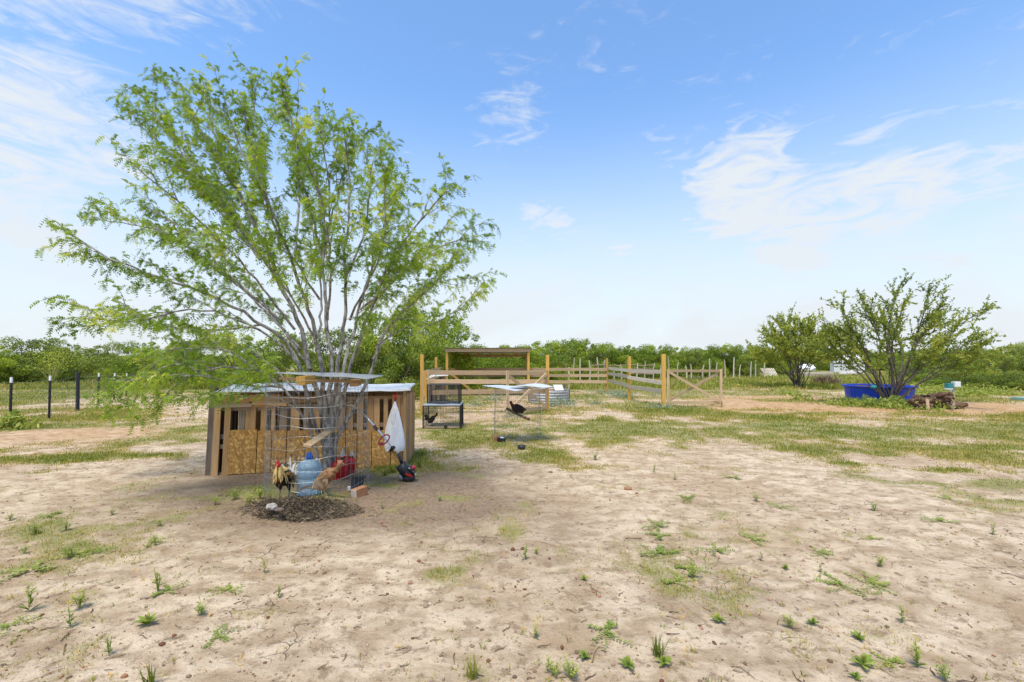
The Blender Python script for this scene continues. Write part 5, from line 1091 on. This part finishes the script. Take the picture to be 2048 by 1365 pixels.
for f in (.12, .5, .9):
    a = P(1534, 753, dP-.3).lerp(P(1521, 737, dP+.4), f); b = P(1534+7*3.1, 753, dP-.3).lerp(P(1521+7*3.6, 737, dP+.4), f); m = MB(); m.beam(a+Vector((-.05, .05, -.03)), b+Vector((.05, .05, -.03)), .10, .06, (0, -1, .5)); m.build('crosspiece', M['rail_grey'], t)
def plank_pile(px0, px1, yb_, n, hh, label, mat, seed, nm='lumber_stack', dep=1.2):
    r_ = random.Random(seed); p0 = G(px0, yb_); p1 = G(px1, yb_); d = p0.y; t = thing(nm, (p0+p1)/2, label, 'lumber'); lv = max(1, n//4)
    for i in range(n): z = .12+hh*(i//4)/lv; y = d+dep*((i % 4)/3); o1, o2 = r_.uniform(-.6, .3), r_.uniform(-.3, .6); m = MB(); m.beam((p0.x+o1, y, z+r_.uniform(0, .03)), (p1.x+o2, y+r_.uniform(-.3, .3), z+r_.uniform(0, .10)), .22, hh/lv*.85, (0, 0, 1)); m.build('board', mat, t)
    for f in (.15, .85): q = p0.lerp(p1, f); m = MB(); m.box((q.x, d+dep/2, .05), (.2, dep+.2, .14)); m.build('bearer', M['dark_wood'], t)
plank_pile(1492, 1524, 752, 12, .5, 'brown board pile left of the leaning slatted panel', M['rail'], 1)
plank_pile(1556, 1592, 751, 12, .42, 'grey board pile right of the leaning slatted panel', M['rail_grey'], 2)
plank_pile(1618, 1662, 755, 8, .45, 'long grey board pile on bearers near the dry grass clump', M['rail_grey'], 3, dep=.9)
plank_pile(1384, 1404, 759, 4, .12, 'low dark board pile behind the X-braced gate', M['dark_wood'], 4, dep=.7)
for i, (px, y, sx_, sz) in enumerate([(1462, 751, .9, .35), (1478, 751, .5, .3)]): rock(px, y, (sx_, .6, sz), ['large crumpled white tarp heap among the weeds', 'small crumpled white tarp heap among the weeds'][i], M['white_panel'], seed=20+i, name='tarp_heap', cat='tarp')
rock(1614, 744, (1.1, .8, .75), 'white tarp covered heap behind the rounded mesquite', M['white_panel'], seed=31, name='tarp_heap', cat='tarp')
rock(1404, 742, (.65, .6, .42), 'bright blue tarp bundle behind the X-braced gate', M['cyan'], seed=33, name='tarp_bundle', cat='tarp')
for i, (px, y, w) in enumerate([(1686, 751, .5), (1702, 751, .6), (1722, 750, .45)]): rock(px, y, (w, .4, .28), ['pale boulder before the shed gable', 'pale boulder before the shed wall', 'pale boulder beside the shed door'][i], M['stone'], seed=40+i, name='boulder', cat='boulder')
t = thing('orange_panel_fence', G(2030, 744), 'low orange painted panel wall far beyond the scrub', 'panel wall'); dO = 52
for i in range(4): x = (2006-CX)/F*dO+i*1.25; m = MB(); m.beam((x, dO, .55), (x+1.2, dO, .55), .75, .05, (0, -1, 0)); m.build('panel', M['orange'], t); m = MB(); m.beam((x, dO+.05, -.05), (x, dO+.05, 1.0), .08, .08, (0, -1, 0)); m.build('post', M['dark_wood'], t)
# old corral: grey leaning posts and rails along the brush line
rc = random.Random(6); oc = thing('old_corral_fence', (10, 40, 0), 'old grey pole fence with crooked posts along the brush line', 'fence'); last = None
for i in range(26):
    px = 1130+i*16+rc.uniform(-4, 4); d = 33+i*.35+rc.uniform(-.5, .5); x = (px-CX)/F*d; h = rc.uniform(1.2, 2.0); m = MB(); m.tube([(x, d, -.05), (x+rc.uniform(-.05, .05), d, h*.6), (x+rc.uniform(-.12, .12), d, h)], [.06, .055, .04], 6); m.build('post', M['rail_grey'], oc)
    if last and 3 < i < 12:
        for z in (.55, .95, 1.25): m = MB(); m.tube([(last[0], last[1], z+rc.uniform(-.05, .05)), (x, d, z+rc.uniform(-.1, .1))], .045, 5); m.build('pole_rail', M['pallet_grey'], oc)
    last = (x, d)

# ------------------------------------------------------------------ grass, weeds, pebbles, clods, twigs
HARD = [(CAGE.x, CAGE.y, .5), (TB.x, TB.y, .15)]
def blades(x, y, var, H, nb_, rng, spread=.03, wd=.004, flop=.6):
    n = len(x); N = n*nb_; X0 = np.repeat(x, nb_)+rng.normal(size=N)*np.repeat(spread, nb_); Y0 = np.repeat(y, nb_)+rng.normal(size=N)*np.repeat(spread, nb_); Z0 = gh(X0, Y0)-.002; h = np.repeat(H, nb_)*rng.uniform(.5, 1.2, N); a = rng.uniform(0, 6.283, N); fl_ = rng.uniform(.1, 1, N)*flop
    d = np.stack([np.cos(a)*fl_, np.sin(a)*fl_, np.ones(N)], 1); d = unit(d); p = np.stack([X0, Y0, Z0], 1); s = np.stack([-np.sin(a+rng.normal(size=N)*.7), np.cos(a), np.zeros(N)], 1); w = (np.repeat(wd, nb_)*rng.uniform(.7, 1.3, N))[:, None]
    m_ = p+d*h[:, None]*.55; e = m_+unit(d*np.array([1.7, 1.7, .75]))*h[:, None]*.5; V = np.stack([p-s*w, p+s*w, m_+s*w*.8, m_-s*w*.8, e], 1); b = np.arange(N)[:, None]*5
    Fc = np.concatenate([b+np.array([0, 1, 2]), b+np.array([0, 2, 3]), b+np.array([3, 2, 4])]); va = np.clip(np.repeat(var, nb_)+rng.normal(size=N)*.12, 0, 1); return V.reshape(-1, 3), Fc, np.repeat(va, 5)
def grass():
    rng = np.random.default_rng(8); parts = []
    def band(n, y0, y1, H, nb_, wd, spread, thr, xm=1.25, extra=0.):
        y = np.exp(rng.uniform(np.log(y0), np.log(y1), n)); x = rng.uniform(-1, 1, n)*(y*xm+.6); v = veg(x, y)+extra; k = rng.random(n) < sst(thr, thr+.5, v); x, y, v = x[k], y[k], v[k]
        k = (np.hypot(x-CAGE.x, y-CAGE.y) > .5); x, y, v = x[k], y[k], v[k]; tone = np.clip(.92-.60*v+.35*(fbm(x*1.1, y*1.1, 71, 2)-.5)+rng.normal(size=len(x))*.10, 0, 1); hh = H*(.5+.8*v)*rng.uniform(.6, 1.3, len(x)); parts.append(blades(x, y, tone, hh, nb_, rng, np.full(len(x), spread), np.full(len(x), wd)))
    band(40000, 2.0, 9.0, .030, 5, .0024, .035, .22)
    band(46000, 6.5, 15.0, .040, 6, .0045, .06, .16)
    band(42000, 12.0, 30.0, .06, 5, .009, .12, .16)
    band(26000, 25.0, 75.0, .20, 5, .02, .22, .12)
    n = 2600; y = np.exp(rng.uniform(np.log(1.7), np.log(9), n)); x = rng.uniform(-1, 1, n)*(y*1.25+.5); k = rng.random(n) < np.clip(2.5*(fbm(x*.9, y*.9, 95, 3)-.40), .08, 1); x, y = x[k], y[k]
    parts.append(blades(x, y, rng.uniform(.1, 1, len(x)), rng.uniform(.012, .045, len(x)), 7, rng, rng.uniform(.006, .03, len(x)), np.full(len(x), .0024), 1.6))
    off = 0; VV, FF, AA = [], [], []
    for V_, F_, A_ in parts: VV.append(V_); FF.append(F_+off); AA.append(A_); off += len(V_)
    F_ = np.concatenate(FF); print('grass tris', len(F_)); o = link('grass', np_mesh('grass', np.concatenate(VV), F_, M['grass'], {'var': np.concatenate(AA)})); tag(o, 'patchy short green and straw-coloured grass over the sandy ground', 'grass', None, 'stuff')
grass()
def scatter_blobs(name, n, size, mat, label, cat, seed, y0=1.6, y1=9., dens=None, flat=.6):
    rng = np.random.default_rng(seed); y = np.exp(rng.uniform(np.log(y0), np.log(y1), n)); x = rng.uniform(-1, 1, n)*(y*1.2+.3)
    if dens is not None: k = rng.random(n) < dens(x, y); x, y = x[k], y[k]; n = len(x)
    t = (1+5**.5)/2; ico = unit(np.array([(-1, t, 0), (1, t, 0), (-1, -t, 0), (1, -t, 0), (0, -1, t), (0, 1, t), (0, -1, -t), (0, 1, -t), (t, 0, -1), (t, 0, 1), (-t, 0, -1), (-t, 0, 1)], float)); fc = np.array([(0, 11, 5), (0, 5, 1), (0, 1, 7), (0, 7, 10), (0, 10, 11), (1, 5, 9), (5, 11, 4), (11, 10, 2), (10, 7, 6), (7, 1, 8), (3, 9, 4), (3, 4, 2), (3, 2, 6), (3, 6, 8), (3, 8, 9), (4, 9, 5), (2, 4, 11), (6, 2, 10), (8, 6, 7), (9, 8, 1)])
    s = size*np.exp(rng.normal(0, .5, n)); sc = np.stack([s*rng.uniform(.7, 1.3, n), s*rng.uniform(.7, 1.3, n), s*flat*rng.uniform(.7, 1.2, n)], 1); V_ = ico[None]*sc[:, None, :]*rng.uniform(.78, 1.2, (n, 12, 1)); V_[:, :, 0] += x[:, None]; V_[:, :, 1] += y[:, None]; V_[:, :, 2] += (gh(x, y)+sc[:, 2]*.35)[:, None]
    F_ = (fc[None]+(np.arange(n)*12)[:, None, None]).reshape(-1, 3); o = link(name, np_mesh(name, V_.reshape(-1, 3), F_, mat, {'var': np.repeat(rng.uniform(0, 1, n), 12)})); tag(o, label, cat, None, 'stuff')
scatter_blobs('pebbles', 700, .0062, M['pebble'], 'scattered small reddish pebbles lying on the bare sand', 'pebbles', 3)
scatter_blobs('dirt_clods', 16000, .0048, M['clod'], 'small crumbs and clods of dry dirt over the sand', 'clods', 4, 1.5, 10, lambda x, y: .25+.75*np.clip(2.2*(fbm(x*1.3, y*1.3, 91, 3)-.38), 0, 1))
def twigs():
    rng = np.random.default_rng(14); segs = []; var = []
    for i in range(620):
        y = math.exp(rng.uniform(math.log(1.6), math.log(8.5))); x = rng.uniform(-1, 1)*(y*1.2+.3); a = rng.normal(0, .9); L_ = rng.uniform(.03, .16)*(1.3 if rng.random() < .15 else .8); k = 4; pts = []; 
        for q in range(k): pts.append((x, y, gz(x, y)+.004+.006*(q % 2))); x += math.cos(a)*L_/k; y += math.sin(a)*L_/k; a += rng.normal()*.3
        segs.append((np.array(pts), np.linspace(.0032, .0015, k)*rng.uniform(.6, 1.3))); var += [rng.uniform(0, 1)]*(k*4)
    V_, F_ = tri_tubes(segs, 4); o = link('twigs', np_mesh('twigs', V_, F_, M['twig'], {'var': np.array(var)})); tag(o, 'loose dry twigs strewn over the bare sand', 'twigs', None, 'stuff')
twigs()
# single weeds: five kinds, placed where the photograph shows them
def weed_mesh(kind, seed):
    rng = np.random.default_rng(seed); VV, FF, AA = [], [], []; off = 0
    def leaf(p, d, L_, w, up, var, n=4, bend=-.5):
        nonlocal off
        d = np.array(d, float); d /= np.linalg.norm(d); s = np.cross(d, up); s = s/(np.linalg.norm(s)+1e-9); p = np.array(p, float); vs = []
        for k in range(n+1): t = k/n; ww = w*math.sin(math.pi*min(1, .12+t*.88))**.8; vs += [p-s*ww/2, p+s*ww/2]; p = p+d*L_/n; d = d+np.array([0, 0, bend/n]); d /= np.linalg.norm(d)
        VV.extend(vs); AA.extend([var]*len(vs))
        for k in range(n): FF.append((off+2*k, off+2*k+1, off+2*k+3, off+2*k+2))
        off += len(vs)
    up = np.array([0, 0, 1.])
    if kind == 'grass':
        for i in range(46): a = rng.uniform(0, 6.28); f = rng.uniform(.05, .8); leaf((rng.normal()*.015, rng.normal()*.015, -.005), (math.cos(a)*f, math.sin(a)*f, 1), rng.uniform(.07, .19), .0065, (-math.sin(a)*0+math.cos(a), math.sin(a), .2), np.clip(rng.normal(.35, .18), 0, 1), 5, -rng.uniform(.3, 1.3))
    elif kind == 'broad':
        for i in range(9):
            a = i*2.4+rng.normal()*.2; f = rng.uniform(.5, 1.3); z = rng.uniform(.01, .06); leaf((0, 0, z*.3), (math.cos(a)*f, math.sin(a)*f, .9), rng.uniform(.05, .085), .030, up, np.clip(rng.normal(.4, .15), 0, 1), 5, -1.0)
        for i in range(5): a = rng.uniform(0, 6.28); leaf((0, 0, .03), (math.cos(a)*.3, math.sin(a)*.3, 1), .045, .018, (math.cos(a), math.sin(a), .3), .7, 4, -.4)
    elif kind == 'feathery':
        for i in range(11):
            a = rng.uniform(0, 6.28); f = rng.uniform(.15, .9); L_ = rng.uniform(.06, .13); d = np.array([math.cos(a)*f, math.sin(a)*f, 1]); d /= np.linalg.norm(d); leaf((0, 0, -.004), d, L_, .004, (math.cos(a), math.sin(a), .2), .5, 3, -.3)
            for q in range(9): t = rng.uniform(.3, 1); b = rng.uniform(0, 6.28); leaf(d*L_*t, (math.cos(b), math.sin(b), .35), rng.uniform(.014, .03), .007, up, np.clip(rng.normal(.5, .2), 0, 1), 2, -.3)
    elif kind == 'creeping':
        for i in range(8):
            a = rng.uniform(0, 6.28); p = np.zeros(3); L_ = rng.uniform(.07, .19)
            for q in range(9):
                p = p+np.array([math.cos(a), math.sin(a), .02])*L_/9; a += rng.normal()*.25
                for s in (-1, 1): b = a+s*1.1+rng.normal()*.2; leaf((p[0], p[1], .006+rng.uniform(0, .014)), (math.cos(b), math.sin(b), .35), rng.uniform(.014, .028), .011, up, np.clip(rng.normal(.45, .18), 0, 1), 2, -.6)
    else:   # stalk
        for i in range(3):
            a = rng.uniform(0, 6.28); H_ = rng.uniform(.10, .17); dx, dy = math.cos(a)*.12, math.sin(a)*.12; leaf((0, 0, -.005), (dx, dy, 1), H_, .006, (1, 0, 0), .4, 4, -.05)
            for q in range(11): t = q/11; b = q*2.4; leaf((dx*H_*t, dy*H_*t, H_*t), (math.cos(b), math.sin(b), .75), rng.uniform(.025, .05)*(1.15-.6*t), .010, up, np.clip(rng.normal(.4+.3*t, .12), 0, 1), 3, -.8)
    return np_mesh('weed_'+kind, np.array(VV), np.array(FF), M['grass'] if kind == 'grass' else M['weed'], {'var': np.array(AA)})
KND = {'grass': ('grass_tuft', 'upright tuft of long green grass blades growing from bare sand', 'grass tuft'), 'broad': ('broadleaf_weed', 'small weed with a few broad oval leaves growing from bare sand', 'weed'), 'feathery': ('feathery_weed', 'small bushy weed with fine feathery leaves growing from bare sand', 'weed'),
       'creeping': ('creeping_weed', 'flat creeping weed spreading tiny leaves over bare sand', 'weed'), 'stalk': ('stalked_weed', 'single stalked weed with leaves up its stem growing from bare sand', 'weed')}
WM = {k: [weed_mesh(k, 100+10*i+j) for j in range(3)] for i, k in enumerate(KND)}
WL = [('feathery', 20, 1042, 1.3), ('feathery', 72, 1068, 1.6), ('feathery', 132, 1062, 1.4), ('creeping', 100, 1032, 1.5), ('feathery', 140, 1117, 1.6), ('creeping', 155, 1113, 1.5), ('creeping', 65, 1143, 2.0), ('feathery', 48, 1108, 1.0), ('stalk', 57, 1224, 2.0), ('feathery', 160, 1217, 1.8), ('stalk', 140, 1255, 1.3), ('stalk', 316, 1184, 1.7),
      ('creeping', 330, 1186, 1.2), ('broad', 295, 1250, 1.6), ('feathery', 403, 1230, 1.3), ('stalk', 530, 1146, 1.1), ('creeping', 428, 1275, 1.1), ('creeping', 20, 1255, 1.2), ('stalk', 218, 1310, 1.0), ('grass', 300, 1372, 1.0), ('creeping', 455, 1183, 1.1), ('stalk', 557, 1197, .9), ('grass', 945, 1358, 1.05), ('stalk', 1050, 1119, 1.2), ('feathery', 1072, 1108, .9),
      ('broad', 1168, 1160, .9), ('creeping', 1310, 1052, 1.5), ('creeping', 1318, 1074, 1.5), ('creeping', 1320, 1111, 1.6), ('feathery', 1385, 1155, 1.4), ('creeping', 1352, 1166, 1.4), ('grass', 1316, 1312, 1.1), ('broad', 1256, 1335, 1.2), ('broad', 1328, 1330, 1.1), ('broad', 1168, 1318, 1.0), ('stalk', 1072, 1277, .9), ('creeping', 1212, 1262, 1.4),
      ('feathery', 1112, 1352, 1.0), ('feathery', 1142, 1358, 1.3), ('stalk', 1095, 1345, .8), ('creeping', 1688, 1172, 1.6), ('creeping', 1745, 1172, 1.7), ('feathery', 1760, 1133, 1.3), ('broad', 1571, 1138, .9), ('stalk', 1522, 1122, .9), ('feathery', 1578, 1256, 1.2), ('broad', 1626, 1250, 1.0), ('broad', 1437, 1244, 1.2), ('broad', 1727, 1334, 1.5), ('broad', 1718, 1280, 1.1),
      ('stalk', 1836, 1335, 1.4), ('stalk', 1806, 1247, 1.1), ('feathery', 1892, 1362, 1.2), ('broad', 1712, 1358, .8), ('creeping', 1777, 1325, 1.1), ('feathery', 1750, 1022, 1.4), ('feathery', 1512, 1003, 1.4), ('creeping', 1468, 957, 1.6), ('creeping', 1380, 1000, 1.6), ('creeping', 1430, 1102, 1.4), ('stalk', 1985, 1070, 1.1), ('creeping', 1880, 1045, 1.5), ('creeping', 1560, 1015, 1.4),
      ('creeping', 1375, 1140, 1.4), ('creeping', 1500, 1080, 1.5), ('grass', 805, 958, 1.5), ('grass', 785, 946, 1.4), ('grass', 838, 936, 1.5), ('grass', 770, 952, 1.2), ('grass', 845, 912, 1.3), ('stalk', 1350, 960, 1.2), ('stalk', 1308, 945, 1.2), ('feathery', 1190, 920, 1.8), ('creeping', 1905, 1000, 1.6), ('creeping', 1640, 1108, 1.2), ('stalk', 1640, 1145, .8), ('creeping', 1745, 1080, 1.0),
      ('feathery', 880, 1002, .9), ('stalk', 764, 1018, 1.0), ('creeping', 300, 1085, 1.2), ('feathery', 225, 1030, 1.1), ('stalk', 310, 1092, 1.0), ('feathery', 320, 1052, 1.1), ('creeping', 195, 1105, 1.1), ('feathery', 500, 1010, 2.2), ('feathery', 470, 1000, 2.0), ('feathery', 430, 1010, 1.4), ('feathery', 520, 998, 2.0)]
for i, (k, px, py, s) in enumerate(WL):
    p = GG(px, py); nm, lab, cat = KND[k]; o = link(nm, WM[k][i % 3], None, (p.x, p.y, p.z-.002)); o.rotation_euler = (0, 0, i*1.7); s_ = s*(.66 if k in ('broad', 'grass') else .72); o.scale = (s_, s_, s_); tag(o, lab, cat, nm.replace('_', ' ')+'s scattered over the sand')
# grey-green weeds along the pen and vines round the tank tree: uncountable low growth
def lowgrowth(name, spots, mat, label, seed, size=.05, hz=.12):
    rng = np.random.default_rng(seed); pos = []
    for (px, py, w, hpx, n) in spots:
        p = G(px, py); q0 = G(px, py-hpx/2).y; q1 = G(px, py+hpx/2).y; ry = max(.12, (q0-q1)/2); x = p.x+rng.normal(size=n)*w/4/F*p.y; y = p.y+rng.normal(size=n)*ry*.5; c = np.clip(fbm(x*3, y*3, seed, 2)*1.6-.3, .05, 1); pos.append(np.stack([x, y, gh(x, y)+rng.uniform(0, 1, n)*hz*c+.01], 1))
    pos = np.concatenate(pos); V_, F_, va = quads(pos, np.clip(rng.normal(.5, .2, len(pos)), 0, 1), size, .4, rng); o = link(name, np_mesh(name, V_, F_, mat, {'var': va})); tag(o, label, 'weeds', None, 'stuff')
lowgrowth('grey_weeds', [(1225, 789, 90, 8, 900), (1245, 796, 60, 6, 600), (1130, 808, 50, 5, 400), (1115, 812, 70, 8, 600), (985, 800, 60, 12, 400), (1190, 808, 40, 6, 250), (950, 812, 60, 8, 250), (1320, 817, 60, 6, 300), (1030, 835, 40, 8, 250), (1310, 793, 20, 4, 120)], M['greyweed'], 'low grey-green weeds growing along the pen fence', 5, .07, .30)
lowgrowth('tank_weeds', [(1730, 812, 130, 10, 2200), (1700, 812, 60, 8, 500), (1790, 815, 90, 12, 1500), (1835, 817, 50, 10, 700), (1765, 816, 60, 8, 600)], M['weed'], 'leafy green weeds round the foot of the blue stock tank', 6, .10, .36)
lowgrowth('track_weeds', [(1840, 788, 70, 6, 800), (1900, 793, 60, 5, 600), (1945, 792, 60, 5, 600), (1990, 790, 80, 5, 700), (1870, 780, 160, 10, 1200), (1980, 778, 160, 10, 1200), (1385, 757, 120, 6, 900), (1500, 755, 120, 6, 900), (1650, 758, 160, 5, 900), (1440, 775, 60, 6, 300), (30, 858, 90, 8, 500), (1600, 800, 40, 5, 200), (1575, 790, 20, 4, 150)], M['weed'], 'bright leafy weeds along the dirt track and field edge', 7, .13, .42)
# dry brown grass clump by the lumber
pd = G(1652, 770); rng_ = np.random.default_rng(2); n = 40; V_, F_, va = blades(pd.x+rng_.normal(size=n)*.3, pd.y+rng_.normal(size=n)*.3, np.full(n, .85), np.full(n, .75), 14, rng_, np.full(n, .12), np.full(n, .02), 1.0)
o = link('dry_grass_clump', np_mesh('dry_grass_clump', V_-np.array(pd), F_, M['straw'], {'var': va}), None, pd); tag(o, 'brown dry bunchgrass clump near the long board pile', 'grass clump')
print('objects', len(S.objects), 'tris', sum(len(o.data.polygons) for o in S.objects if o.type == 'MESH'))
